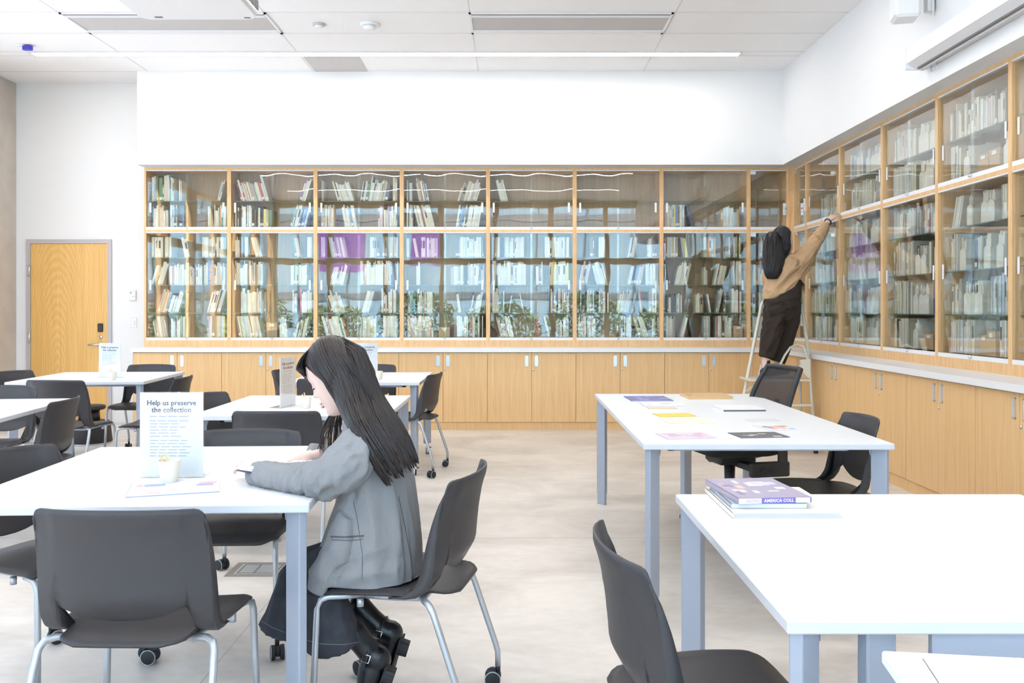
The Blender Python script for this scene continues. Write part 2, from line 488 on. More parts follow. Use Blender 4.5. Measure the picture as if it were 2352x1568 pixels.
sun = bpy.data.lights.new('sun', 'SUN'); sun.energy = 26; sun.angle = R(2); sun.color = (1, .96, .9)
so = bpy.data.objects.new('sun', sun); COL.objects.link(so); so.rotation_euler = (R(-48), 0, R(12))
po = bpy.data.lights.new('sky_portal', 'AREA'); po.shape = 'RECTANGLE'; po.size = XR - XL; po.size_y = 3.8; po.cycles.is_portal = True
pob = bpy.data.objects.new('sky_portal', po); COL.objects.link(pob); pob.location = ((XL + XR) / 2, YF - .15, 1.95); pob.rotation_euler = (R(90), 0, 0)
po2 = bpy.data.lights.new('sky_portal_side', 'AREA'); po2.shape = 'RECTANGLE'; po2.size = 3.5; po2.size_y = 10.8; po2.cycles.is_portal = True
pob2 = bpy.data.objects.new('sky_portal_side', po2); COL.objects.link(pob2); pob2.location = (XL - .18, (YF + 9.3) / 2, 1.75); pob2.rotation_euler = (0, R(-90), 0)

# ------------------------------------------------------------------ ceiling things
M['lamp'] = emit_mat('lamp_diffuser', (1.0, .955, .91), 13)
for k in range(5):
    y = 9.23 - 2.14 * k
    o = empty('linear_light', (-1.3, y, ZC), 0, ['thin white ceiling light line nearest the bookcase soffit', 'ceiling light line, second out from the bookcase soffit',
              'ceiling light line over the middle tables, seen mirrored', 'upper bright light line mirrored in the cabinet glass', 'lower bright light line mirrored in the cabinet glass'][k],
              'ceiling light', 'parallel linear ceiling lights')
    b = MB(); b.box(-3.69, 3.66, -.075, -.055, -.012, 0); b.box(-3.69, 3.66, .055, .075, -.012, 0); b.box(-3.69, -3.66, -.06, .06, -.012, 0); b.box(3.64, 3.66, -.06, .06, -.012, 0)
    b.build('housing', M['white_metal'], o)
    MB().box(-3.655, 3.645, -.055, .055, -.010, -.002).build('diffuser', M['lamp'], o)


def vent(x0, x1, y0, y1, label):
    o = empty('ceiling_vent', ((x0 + x1) / 2, (y0 + y1) / 2, ZC), 0, label, 'air vent')
    hx, hy = (x1 - x0) / 2, (y1 - y0) / 2
    b = MB()
    b.box(-hx, hx, -hy, -hy + .022, -.012, 0); b.box(-hx, hx, hy - .05, hy, -.012, 0); b.box(-hx, -hx + .02, -hy, hy, -.012, 0); b.box(hx - .02, hx, -hy, hy, -.012, 0)
    b.box(-hx + .02, hx - .02, -hy + .06, -hy + .085, -.02, -.002); b.box(-hx + .02, hx - .02, hy - .11, hy - .085, -.02, -.002)
    b.build('frame', M['white_metal'], o)
    MB().box(-hx + .02, hx - .02, -hy + .02, hy - .05, -.006, -.001).build('grille', M['vent'], o)
    MB().box(-hx + .015, hx - .015, -hy + .022, -hy + .05, -.010, -.004).build('slot', M['shadowgap'], o)


vent(-4.05, -2.205, 7.95, 8.55, 'long grey ceiling vent panel partly behind the projector')
vent(-.395, 1.435, 7.95, 8.55, 'long grey ceiling vent panel right of the smoke detectors')
o = empty('return_grille', (-1.905, 9.62, ZC), 0, 'square grey perforated ceiling grille between light line and soffit', 'air vent')
MB().box(-.29, .29, -.295, .295, -.008, 0).build('grille', M['vent'], o)
MB().box(-.30, .30, .295, .31, -.010, 0).build('frame', M['white_metal'], o)
o = empty('smoke_detector', (-1.33, 8.27, ZC), 0, 'larger white round smoke detector on the ceiling', 'smoke detector')
MB().lathe([(.09, 0), (.09, -.012), (.075, -.022), (.07, -.022)]).build('base', M['white_metal'], o)
MB().lathe([(.055, -.022), (.062, -.035), (.045, -.052), (.02, -.056)]).build('cap', M['wall'], o)
o = empty('ceiling_sensor', (-1.80, 8.27, ZC), 0, 'smaller round grey-rimmed ceiling sensor left of the smoke detector', 'sensor')
MB().lathe([(.057, 0), (.057, -.014), (.05, -.02)]).build('rim', M['vent'], o)
MB().lathe([(.042, -.018), (.036, -.032), (.015, -.036)]).build('lens', M['white_metal'], o)
M['blue'] = mat('blue_plastic', (.06, .05, .55), .4)
o = empty('ceiling_tag', (-4.86, 8.93, ZC), 0, 'small blue device on a white base hanging from the ceiling at far left', 'device')
b = MB(); b.prism(spin(rrect(-.05, .05, -.03, .03, .028, 3), .0), -.05, -.012); b.build('body', M['blue'], o)
MB().lathe([(.05, 0), (.045, -.012), (.02, -.014)], c=(-.07, 0, 0)).build('base', M['white_metal'], o)

# projector hanging from the ceiling
o = empty('projector', (0, 0, 0), 0, 'white ceiling projector with dark grille openings, cut by the top edge', 'projector')
p0 = PX(350, 45, 4.7); p1 = PX(592, 45, 4.7); zb = p0.z
pr = MB(); poly = [(x, y) for x, y in rrect(p0.x - .05, p1.x + .012, 4.7 - .52, 4.7, .05, 5)]
b = MB(); b.prism([(p0.x + (x - p0.x) * .97 + .0, y) for x, y in poly], zb, zb + .02); b.prism(poly, zb + .02, zb + .17); b.build('body', M['white_metal'], o)
g = MB()
for k in range(7):
    y = 4.66 - .07 * k
    for zz in (zb + .035, zb + .095):
        g.box(p1.x + .010, p1.x + .0155, y - .055, y, zz, zz + .048)
g.box(p0.x + .03, p0.x + .07, 4.65, 4.665, zb - .003, zb + .002); g.box(p1.x - .06, p1.x - .03, 4.66, 4.672, zb - .003, zb + .002)
g.build('grille', M['shadowgap'], o)
MB().cyl(((p0.x + p1.x) / 2, 4.42, zb + .16), ((p0.x + p1.x) / 2, 4.42, ZC), .03).build('mounting_pole', M['white_metal'], o)
l = MB(); l.lathe([(.05, 0), (.05, -.02), (.042, -.022)], c=((p0.x + p1.x) / 2 - .12, 4.25, zb)); l.build('foot', M['white_metal'], o)

# wall speaker, high on the right soffit wall
o = empty('wall_speaker', (2.99, 0, 0), 0, 'white box speaker on a bracket high on the right wall', 'speaker')
y0 = 6.35
b = MB()
Mx = Matrix.Translation((-.20, y0, 3.38)) @ Matrix.Rotation(R(-12), 4, 'Z')
b.bbox(-.08, .09, -.10, .10, 0, .34, .018, M=Mx); b.build('cabinet', M['white_metal'], o)
g = MB(); g.box(-.084, -.0795, -.082, .082, .02, .32, M=Mx); g.build('speaker_grille', M['wall'], o)
g = MB(); g.box(-.05, 0, y0 - .03, y0 + .03, 3.44, 3.66); g.cyl((-.02, y0 - .05, 3.40), (-.02, y0 - .05, 3.60), .006); g.build('bracket', M['white_metal'], o)

# projection screen housing on the right soffit wall
o = empty('projection_screen', (3.0, 0, 0), 0, 'long pale roll-up projection screen housing on the right wall', 'projection screen')
b = MB()
sec = [(-.15, 3.10), (-.15, 3.205), (0, 3.215), (0, 3.06), (-.078, 3.06)]
rings = [[(x, y, z) for x, z in sec] for y in (6.46, 1.2)]
b.loft(rings, smooth=False); b.build('housing', M['white_metal'], o)
MB().box(-.155, -.002, 6.46, 6.475, 3.058, 3.212).build('end_cap', M['wall'], o)
MB().box(-.088, -.074, 1.2, 6.42, 3.052, 3.068).build('slot', M['shadowgap'], o)
MB().box(-.072, -.062, 1.2, 6.40, 3.035, 3.06).build('bottom_bar', M['vent'], o)
MB().tube([(-.045, 6.30, 3.055), (-.045, 6.30, 3.0), (-.045, 6.22, 3.0), (-.045, 6.22, 3.05)], .003, n=6).build('pull_handle', M['alu'], o)

# ------------------------------------------------------------------ door, switches
sY = YB / F
dx0, dx1 = (72 - VX) * sY, (247 - VX) * sY; dz = H + (VY - 560) * sY
d = empty('door_1', ((dx0 + dx1) / 2, YB, 0)); d['kind'] = 'structure'
hw = (dx1 - dx0) / 2
MB().bbox(-hw, hw, -.012, .035, .01, dz, .002).build('door_leaf', M['door'], d)
b = MB(); fw = .052
b.box(-hw - fw, -hw - .003, -.02, .05, 0, dz + fw); b.box(hw + .003, hw + fw, -.02, .05, 0, dz + fw); b.box(-hw - .003, hw + .003, -.02, .05, dz + .004, dz + fw)
M['greyframe'] = mat('grey_frame', (.53, .49, .49), .5)
b.build('door_frame', M['greyframe'], d)
h = MB(); h.cyl((hw - .075, -.012, .915), (hw - .075, -.03, .915), .026); h.tube([(hw - .075, -.03, .915), (hw - .075, -.055, .915), (hw - .10, -.06, .913), (hw - .20, -.06, .91)], .009, n=8)
h.build('door_handle', M['alu'], d)
MB().cyl((hw - .07, -.012, 1.0), (hw - .07, -.022, 1.0), .02).build('door_lock', M['alu'], d)
MB().bbox(hw - .105, hw - .045, -.032, -.012, 1.06, 1.16, .006).build('card_reader', M['black'], d)
for z in (1.78, 1.0):
    MB().cyl((-hw - .012, -.026, z - .07), (-hw - .012, -.026, z + .06), .008).build('door_hinge', M['alu'], d)
b = MB()
for x in (-hw + .11, -hw + .39): b.cyl((x, -.012, dz - .09), (x, -.016, dz - .09), .008)
b.build('door_bumper', M['alu'], d)

o = empty('thermostat', tuple(PX(305, 678, YB)), 0, 'white wall thermostat with round grey sensor right of the door', 'thermostat')
MB().bbox(-.035, .042, -.02, 0, -.062, .06, .004).build('body', M['white_metal'], o)
b = MB(); b.cyl((-.015, -.02, .03), (-.015, -.023, .03), .012); b.box(0, .028, -.023, -.02, -.018, -.012); b.build('dial', M['vent'], o)
o = empty('light_switch', tuple(PX(308, 741, YB)), 0, 'white wall light switch under the thermostat', 'light switch')
MB().bbox(-.035, .035, -.008, 0, -.058, .058, .003).build('plate', M['white_metal'], o)
MB().bbox(-.012, .012, -.014, -.007, -.03, .028, .002).build('rocker', M['wall'], o)

# floor outlet box
c = Vector((-1.28, 4.53, 0))
o = empty('floor_box', tuple(c), 0, 'rectangular metal floor outlet box under the reading table', 'floor outlet')
b = MB(); b.box(-.15, .15, -.12, .12, .0005, .003); b.build('rim', mat('dull_brass_grey', (.34, .30, .27), .45, .4), o)
b = MB(); b.box(-.115, .115, -.085, .085, .003, .005); b.build('lid', M['alu'], o)
b = MB()
for x in (-.1, -.02, .09): b.box(x, x + .006, -.075, .075, .005, .0056)
for y in (-.078, .07): b.box(-.1, .1, y, y + .006, .005, .0056)
b.build('lid_groove', M['shadowgap'], o)
# ------------------------------------------------------------------ bookcases
# a bookcase is built in its own frame: x along its front, y into it, z up; front plane at y = 0
ZT, ZU0, ZU1, ZL0, ZL1 = 2.93, 2.229, 2.905, .974, 2.200
LEVELS = [2.560, 2.262, 1.918, 1.603, 1.286, 1.006]      # standing heights, from the top shelf down
TOPS = [2.88, 2.54, 2.17, 1.90, 1.585, 1.268]
DEP = .34


def make_bookcase(wd, label, narrow=False):
    t = empty('glazed_bookcase', (0, 0, 0), 0, label, 'bookcase', 'glazed oak bookcase bays')
    s = .0225
    b = MB()
    b.box(0, s, 0, DEP, .90, ZT); b.box(wd - s, wd, 0, DEP, .90, ZT)
    b.box(s, wd - s, 0, DEP, ZU1, ZT); b.box(s, wd - s, 0, DEP, ZL1, ZU0); b.box(s, wd - s, 0, DEP, .90, ZL0)
    b.build('carcass', M['oak_frame'], t)
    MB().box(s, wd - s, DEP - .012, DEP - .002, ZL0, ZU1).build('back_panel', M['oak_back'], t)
    for z in (LEVELS[0], LEVELS[2], LEVELS[3], LEVELS[4]):
        MB().box(s, wd - s, .055, DEP - .013, z - .009, z - .0005).build('glass_shelf', M['shelf'], t)
        # polished front edge
    e = MB()
    for z in (LEVELS[0], LEVELS[2], LEVELS[3], LEVELS[4]): e.box(s, wd - s, .0535, .0548, z - .009, z - .0005)
    e.build('shelf_edge', M['shelf_edge'], t)
    for z0, z1 in ((ZU0, ZU1), (ZL0, ZL1)):
        tr = MB()
        tr.box(s, wd - s, .002, .034, z0, z0 + .006); tr.box(s, wd - s, .001, .004, z0, z0 + .030); tr.box(s, wd - s, .030, .034, z0, z0 + .020)
        tr.build('sliding_track', M['track'], t)
        MB().box(s, wd - s, .002, .034, z1 - .010, z1).build('top_track', M['track'], t)
        if narrow:
            d = MB().box(s + .004, wd - s - .004, .010, .015, z0 + .012, z1 - .012).build('glass_door', M['glass'], t)
            h = MB(); h.box(s, s + .06, .004, .010, z1 - .05, z1 - .012); h.bbox(wd - s - .035, wd - s, -.012, .012, z0 + .06 + .1, z0 + .3, .003)
            h.cyl((wd - s - .018, -.02, z0 + .24), (wd - s - .018, -.01, z0 + .24), .010)
            h.build('door_lock', M['alu'], d)
            continue
        for k, (xa, xb, y) in enumerate(((s + .002, wd / 2 + .012, .020), (wd / 2 - .012, wd - s - .002, .010))):
            g = MB()
            if k: g.box(xa, xb, y, y + .005, z0 + .012, z1 - .008)
            else: g.box(xa, xb, y, y + .005, z0 + .012, z1 - .008)
            d = g.build('glass_door', M['glass'], t)
            hz = 1.60 if z0 < 1.5 else 2.48
            hx = xa + .028 if k == 0 else xb - .052
            MB().box(hx, hx + .022, y - .003, y, hz - .055, hz + .055).build('finger_pull', M['track'], d)
        lk = MB(); lk.cyl((wd / 2, -.012, z0 + .02), (wd / 2, .004, z0 + .02), .010); lk.box(wd / 2 - .02, wd / 2 + .02, -.004, .002, z0 + .012, z0 + .028)
        lk.build('track_lock', M['alu'], t)
    return t


YBK, XRK = 10.12, 3.17
sB = YBK / F
bx = [(331 - VX) * sB] + [(c - VX) * sB for c in (526, 724.5, 922.7, 1121, 1320, 1519.5, 1719.5)] + [3.125]
back_bays = []
for i in range(8):
    t = make_bookcase(bx[i + 1] - bx[i], '%s glazed oak bookcase bay from the door, on the back wall' % ORD[i] if i < 7 else 'narrow glazed oak bookcase bay in the corner, on the back wall', narrow=(i == 7))
    t.location = (bx[i], YBK, 0); back_bays.append((t, bx[i + 1] - bx[i]))
ry = [9.64] + [XRK * F / (p - VX) for p in (1934, 2032, 2161, 2331)]
ry = [10.075] + [9.65, 8.655, 7.665, 6.673, 5.685, 4.69, 3.70]
right_bays = []
for i in range(7):
    wd = ry[i] - ry[i + 1]
    t = make_bookcase(wd, '%s glazed oak bookcase bay from the corner, on the right wall' % ORD[i - 1] if i else 'narrow glazed oak bookcase bay in the corner, on the right wall', narrow=(i == 0))
    t.location = (XRK, ry[i], 0); t.rotation_euler = (0, 0, R(-90)); right_bays.append((t, wd))
# corner post
o = tag(MB().box(3.125, XRK + .05, YBK - .045, YBK + .05, .90, ZT).build('corner_post', M['oak_frame']), 'plain oak post filling the inner corner between the two bookcases', 'post')

# ------------------------------------------------------------------ books
PAL = {
 'cream': (.78, .71, .54), 'white': (.87, .84, .78), 'ivory': (.82, .76, .62), 'tan': (.60, .43, .25), 'grey': (.47, .45, .42), 'pale grey': (.68, .65, .60),
 'dark grey': (.17, .17, .17), 'black': (.045, .04, .045), 'brown': (.28, .19, .13), 'navy': (.07, .09, .18), 'blue': (.15, .27, .52), 'pale blue': (.50, .60, .68),
 'teal': (.18, .33, .33), 'green': (.13, .27, .17), 'olive': (.36, .35, .22), 'yellow': (.82, .70, .16), 'orange': (.82, .40, .17), 'red': (.58, .14, .11),
 'pink': (.76, .50, .50), 'maroon': (.28, .10, .10), 'purple': (.33, .20, .46)}
CN = list(PAL)
WT = [14, 12, 12, 5, 7, 12, 3, 2.6, 2.6, 1.2, 1.0, 2.5, .7, .9, 1.4, .7, .8, 1.0, 1.4, .9, .4]
WTR = [16, 18, 14, 3, 6, 14, 1.5, 1.2, 1.2, .8, .8, 2.5, .4, .5, 1, .6, .8, .9, .8, .8, .4]
WTOP = [16, 30, 16, 1, 3, 16, .3, 0, .3, 0, .2, 1, 0, 0, .3, .3, .2, .5, .8, 0, 0]
BM = [mat('book_' + n.replace(' ', '_'), c, .5, var=.12, vscale=14) for n, c in PAL.items()]
PAGES = mat('book_pages', (.80, .76, .66), .8)
LABELM = mat('spine_label', (.88, .87, .82), .6)
FILEM = mat('white_file_box', (.85, .81, .72), .6, var=.04)
CARD = mat('kraft_cardboard', (.56, .38, .22), .75, var=.06)
INK = mat('ink', (.04, .04, .05), .6)
ALLM = BM + [PAGES, LABELM, INK]
IP, IL, II = len(BM), len(BM) + 1, len(BM) + 2

# what stands on each shelf, read off the photograph: kind (u upright, r leaning right, l leaning left, f file boxes, c cartons) and the span filled
BACK = [
 ["u.03-.33 u.37-.42 r.84-.98", "u.04-.24 u.26-.46 u.73-.79 u.81-.98", "u.03-.3 l.40-.53 u.66-.97", "r.02-.22 u.24-.97", "r.08-.42 r.72-.97", "l.03-.25 u.27-.46 u.72-.97"],
 ["l.02-.46 r.80-.97", "u.02-.48 r.69-.97", "u.02-.2 l.22-.37 l.72-.85 u.9-.97", "u.02-.36 u.70-.97", "l.02-.06 u.09-.4 u.72-.97", "l.02-.37 c.40-.54 f.56-.69 r.72-.97"],
 ["u.02-.06 l.17-.44 r.5-.88 u.9-.97", "u.02-.22 l.28-.48 u.72-.97", "u.02-.1 l.12-.36 u.62-.97", "r.12-.36 u.5-.97", "l.06-.34 r.52-.66 u.76-.97", "l.02-.34 u.46-.97"],
 ["u.02-.12 l.14-.33 r.64-.98", "u.02-.1 l.12-.38 r.62-.97", "u.02-.08 l.1-.2 u.2-.42 u.62-.97", "u.14-.22 u.56-.97", "u.04-.36 l.62-.7 r.78-.97", "u.03-.38 c.41-.56 u.6-.97"],
 ["l.02-.05 l.05-.24", "", "u.02-.14 u.15-.42 u.66-.97", "u.02-.45 u.55-.66 u.72-.97", "u.02-.18 r.22-.26 l.36-.42 u.7-.97", "l.06-.3 u.56-.62 l.66-.76 u.8-.97"],
 ["", "", "u.16-.22 u.27-.36 r.62-.74 u.86-.98", "r.02-.18 l.20-.42 r.62-.82 u.84-.97", "u.05-.4 r.48-.74 l.76-.82 u.88-.97", "u.02-.24 u.54-.68 l.70-.9 u.92-.97"],
 ["", "u.02-.28 l.30-.42 u.7-.97", "u.02-.2 l.22-.3 u.5-.66 u.8-.97", "l.04-.1 r.14-.36 u.5-.56 r.62-.78 l.79-.84 u.86-.97", "u.06-.26 u.40-.52 l.54-.6 r.64-.72 u.74-.8 u.84-.97", "u.04-.16 r.2-.3 l.32-.42 u.5-.58 u.64-.84 c.86-.98"],
 ["", "", "u.3-.95", "u.1-.9", "u.1-.9", "u.1-.9"]]
RIGHT = [
 ["", "u.2-.5", "u.1-.9", "u.1-.9", "u.1-.9", "u.1-.9"],
 ["", "u.22-.55 u.6-.97", "u.05-.35 f.4-.75 u.78-.96", "u.03-.5 f.52-.7 u.72-.97", "u.03-.97", "u.03-.6 f.62-.8 u.82-.97"],
 ["u.03-.40 f.45-.97", "u.08-.3 u.34-.60 r.62-.72 f.76-.97", "f.02-.2 u.22-.50 f.54-.8 u.83-.97", "u.03-.45 f.47-.74 u.76-.97", "u.03-.42 f.46-.8 u.84-.97", "u.03-.30 r.32-.42 f.45-.8 u.83-.97"],
 ["u.03-.5 f.52-.97", "u.03-.5 f.52-.84 u.86-.97", "u.03-.55 u.6-.75 f.78-.97", "u.03-.45 f.47-.7 u.72-.97", "u.03-.4 f.42-.75 u.77-.97", "u.03-.35 f.40-.6 c.62-.78 u.82-.97"],
 ["u.03-.97", "u.03-.20 f.22-.42 c.45-.75 f.77-.97", "r.04-.22 f.26-.45 f.47-.7 u.74-.97", "u.03-.15 f.17-.38 u.40-.5 f.52-.68 f.70-.86 u.88-.97", "u.03-.2 f.22-.6 u.62-.97", "u.03-.42 c.45-.7 u.73-.97"],
 ["u.03-.97", "u.03-.97", "u.03-.5 f.52-.97", "u.03-.97", "u.03-.97", "u.03-.97"],
 ["u.05-.9", "u.05-.9", "u.05-.9", "u.05-.9", "u.05-.9", "u.05-.9"]]
SHELFW = ['top', 'second', 'third', 'fourth', 'fifth', 'bottom']
SPECIAL = {('b', 0, 3): [(.735, .060, .272, 'blue', 'THE NAM', 'orange')], ('b', 4, 3): [(.27, .050, .225, 'white', 'URBANICOS', 'ink')],
           ('b', 5, 4): [(.90, .052, .285, 'white', 'Human Moving Sites', 'ink')], ('b', 4, 5): [(.17, .028, .16, 'white', 'ISLES', 'blue'), (.20, .028, .155, 'white', 'BEST OF', 'red')],
           ('b', 1, 0): [(.035, .03, .21, 'yellow', '', '')], ('b', 6, 1): [(.01, .03, .29, 'pink', '', ''), (.148, .018, .30, 'yellow', '', '')],
           ('b', 6, 2): [(.27, .03, .22, 'yellow', '', '')], ('b', 2, 3): [(.56, .03, .24, 'orange', '', ''), (.645, .028, .2, 'yellow', '', '')]}

items = []           # every book, file box and carton: where it stands and how large it shows
for wall, table, bays in (('b', BACK, back_bays), ('r', RIGHT, right_bays)):
    for bi, rows in enumerate(table):
        t, wd = bays[bi]; s = .0225; W = wd - 2 * s
        hues = rnd.random()
        for si, row in enumerate(rows):
            wt = WT if wall == 'b' else (WTOP if si < 2 else WTR)
            lev, room = LEVELS[si], TOPS[si] - LEVELS[si] - .012
            row_items = []; spec = list(SPECIAL.get((wall, bi, si), []))
            for seg in row.split():
                k = seg[0]; a, b_ = [float(q) for q in seg[1:].split('-')]
                x = s + a * W + .004; x1 = s + b_ * W
                gap = 0
                if k == 'f':
                    n = max(1, int((x1 - x) / .098)); 
                    for q in range(n):
                        row_items.append(dict(kind='magazine_file', x=x, t=.086, h=min(.25, room), dep=.22, lean=0, col='white')); x += .088
                    continue
                if k == 'c':
                    n = 1 if x1 - x < .2 else 2
                    cw = (x1 - x) / n
                    for q in range(n): row_items.append(dict(kind='carton', x=x + q * cw, t=cw - .006, h=rnd.uniform(.11, .17), dep=.24, lean=0, col='tan'))
                    continue
                ang = {'u': 0, 'r': rnd.uniform(.14, .30), 'l': -rnd.uniform(.16, .32)}[k]
                if x1 - x < .08 and k != 'u': ang *= .7
                base_h = rnd.uniform(.21, .27); famcol = rnd.choices(CN, wt)[0]
                hmax = room
                if k == 'l':      # tops lean to the left: first one needs free room on its left
                    x += .24 * math.sin(-ang) * (1.05 if a < .08 else .75)
                if k == 'r': x1 -= .25 * math.sin(ang) * (1.05 if b_ > .88 else .55)
                while True:
                    th = rnd.choice((.009, .011, .013, .015, .018, .022, .027, .034)) * rnd.uniform(.9, 1.15)
                    tt = th / math.cos(ang)
                    if x + tt > x1: break
                    h = min(hmax * .97, max(.15, rnd.gauss(base_h, .025)))
                    col = famcol if rnd.random() < .28 else rnd.choices(CN, wt)[0]
                    if spec and abs((x - s) / W - spec[0][0]) < .06 and (x - s) / W >= spec[0][0] - .012:
                        sp = spec.pop(0); th = sp[1]; tt = th / math.cos(ang); h = min(sp[2], hmax * .97); col = sp[3]
                        row_items.append(dict(kind='book', x=x, t=th - .0008, h=h, dep=.2, lean=ang, col=col, txt=sp[4], tc=sp[5])); x += tt; continue
                    row_items.append(dict(kind='book', x=x, t=th - .0008, h=h, dep=rnd.uniform(.15, .2), lean=ang, col=col)); x += tt
                    if k == 'u' and rnd.random() < .02: x += rnd.uniform(.01, .03)
                for sp in spec[:]:
                    if a - .02 <= sp[0] <= b_ and row_items and False: spec.remove(sp)
            nb = 0
            for it in row_items:
                it.update(wall=wall, bay=bi, shelf=si, z=lev, pos=nb); nb += 1
                # apparent size
                p = bays[bi][0].location
                if wall == 'b': cx, cyy = p.x + it['x'], p.y; area = (it['t'] * F / cyy) * (it['h'] * F / cyy)
                else:
                    cyy = p.y - it['x']; cx = XRK
                    area = (cx * F / cyy ** 2 * it['t']) * (it['h'] * F / cyy) if cyy > 0 else 0
                px = VX + cx * F / max(cyy, .1); py = VY - (it['z'] + .1 - H) * F / cyy
                if not (0 < px < 2360) or py < -20: area = 0
                if wall == 'b' and 1735 < px < 1860: area *= .05
                if wall == 'r' and bi == 6: area = 0
                it['area'] = area
                items.append(it)


def book_mesh(mb, it, off=(0, 0, 0)):
    """spine at y = 0, block going back; leaning about its lower corner"""
    t, h, d = it['t'], it['h'], it['dep']
    L = Matrix.Translation(off) @ Matrix.Rotation(it['lean'], 4, 'Y')
    if it['lean'] > 0: L = Matrix.Translation(off) @ Matrix.Rotation(it['lean'], 4, 'Y')
    if it['kind'] == 'book':
        ci = CN.index(it['col']); cv = min(.0025, t * .2)
        if it.get('simple'):
            mb.box(0, t, 0, d, 0, h, ci, L)
        else:
            mb.box(0, cv, 0.001, d, 0, h, ci, L); mb.box(t - cv, t, .001, d, 0, h, ci, L)
            # rounded spine
            mb.loft([[(0, .002, z), (t * .18, 0, z), (t * .82, 0, z), (t, .002, z), (t, .004, z), (0, .004, z)] for z in (0, h)], ci, False, M=L)
            mb.box(cv, t - cv, .004, d - .003, .003, h - .003, IP, L)
        if it.get('label') and t > .009: mb.box(t * .12, t * .88, -.0009, .0004, .018, .018 + min(.03, t * 2.2), IL, L)
        if it.get('band') and t > .009: mb.box(t * .2, t * .8, -.0008, .0004, h * .45, h * .82, it['band'], L)
    return mb


def lean_fix(it):
    # a book leaning left stands on its right lower corner: shift so the lowest corner touches the shelf
    lean = it['lean']
    return (it['t'] * math.sin(lean) if lean > 0 else 0)


BAYW = {('b', i): ('%s back-wall bay from door' % ORD[i]) for i in range(7)}
BAYW['b', 7] = 'narrow back-wall corner bay'
BAYW['r', 0] = 'narrow right-wall corner bay'
for i in range(1, 7): BAYW['r', i] = '%s right-wall bay from corner' % ORD[i - 1]


def place(o, it):
    t = (back_bays if it['wall'] == 'b' else right_bays)[it['bay']][0]
    y = .075 + it.get('yo', 0)
    Mw = Matrix.Translation(t.location) @ Matrix.Rotation(t.rotation_euler.z, 4, 'Z')
    o.location = Mw @ Vector((it['x'], y, it['z'] + lean_fix(it)))
    o.rotation_euler = (0, 0, t.rotation_euler.z)


for it in items:
    it['label'] = rnd.random() < .45; it['band'] = rnd.choice((0, 0, II, IL)) if rnd.random() < .4 else 0
    it['yo'] = rnd.uniform(0, .015)
books = sorted([i for i in items if i['kind'] == 'book'], key=lambda i: -i['area'])
solo = books[:292]; mass = books[292:]
for it in books:
    if it.get('txt') and it in mass: mass.remove(it); solo.append(it)
cnt_label = set()
for it in solo:
    mb = MB(); book_mesh(mb, it)
    if it.get('txt'):
        tc = INK if it['tc'] == 'ink' else BM[CN.index(it['tc'])]
        T = Matrix.Translation((it['t'] / 2, -.0006, it['h'] / 2)) @ Matrix.Rotation(R(90), 4, 'Y') @ Matrix.Rotation(R(90), 4, 'X') if False else \
            Matrix.Translation((it['t'] / 2, -.0008, it['h'] / 2)) @ Matrix(((0, 1, 0, 0), (0, 0, -1, 0), (-1, 0, 0, 0), (0, 0, 0, 1)))
        L = Matrix.Rotation(it['lean'], 4, 'Y')
        n0 = len(mb.f); sz = min(it['t'] * .85, it['h'] * 1.35 / len(it['txt']))
        text_mesh(mb, it['txt'], L @ T, sz, II if it['tc'] == 'ink' else CN.index(it['tc']), bold=.0008)
    used = sorted(set(mb.m)); re = {u: k for k, u in enumerate(used)}; mb.m = [re[u] for u in mb.m]
    o = mb.build('book', [ALLM[u] for u in used])
    place(o, it)
    size = 'thick' if it['t'] > .024 else 'thin' if it['t'] < .0125 else ''
    if it['lean']: size = (size + ' leaning').strip()
    extra = ' lettered ' + ('"%s"' % it['txt']) if it.get('txt') else ''
    lab = ('%s %s book, %s from left, %s shelf, %s' % (size, it['col'], ORD[it['pos']], SHELFW[it['shelf']], BAYW[it['wall'], it['bay']])).strip()
    tag(o, lab, 'book', 'books in the glazed bookcases')

# the rest of the books in one object
mb = MB()
for it in mass:
    it['simple'] = True
    t = (back_bays if it['wall'] == 'b' else right_bays)[it['bay']][0]
    Mw = Matrix.Translation(t.location) @ Matrix.Rotation(t.rotation_euler.z, 4, 'Z') @ Matrix.Translation((it['x'], .075 + it['yo'], it['z'] + lean_fix(it)))
    q = MB(); book_mesh(q, it)
    mb.add([Mw @ Vector(v) for v in q.v], q.f); mb.m[-len(q.f):] = q.m
tag(mb.build('books', ALLM), 'remaining smaller books filling the glazed bookcases on both walls', 'books', kind='stuff')


def file_mesh(name):
    w, d, h = .086, .24, 1.0
    b = MB()
    # magazine file: low rounded front, higher back
    prof = [(0, 0), (d, 0), (d, h), (.10, h), (.0, h * .62)]
    b.loft([[(x, y, z) for y, z in prof] for x in (0, w)], 0, False)
    return b


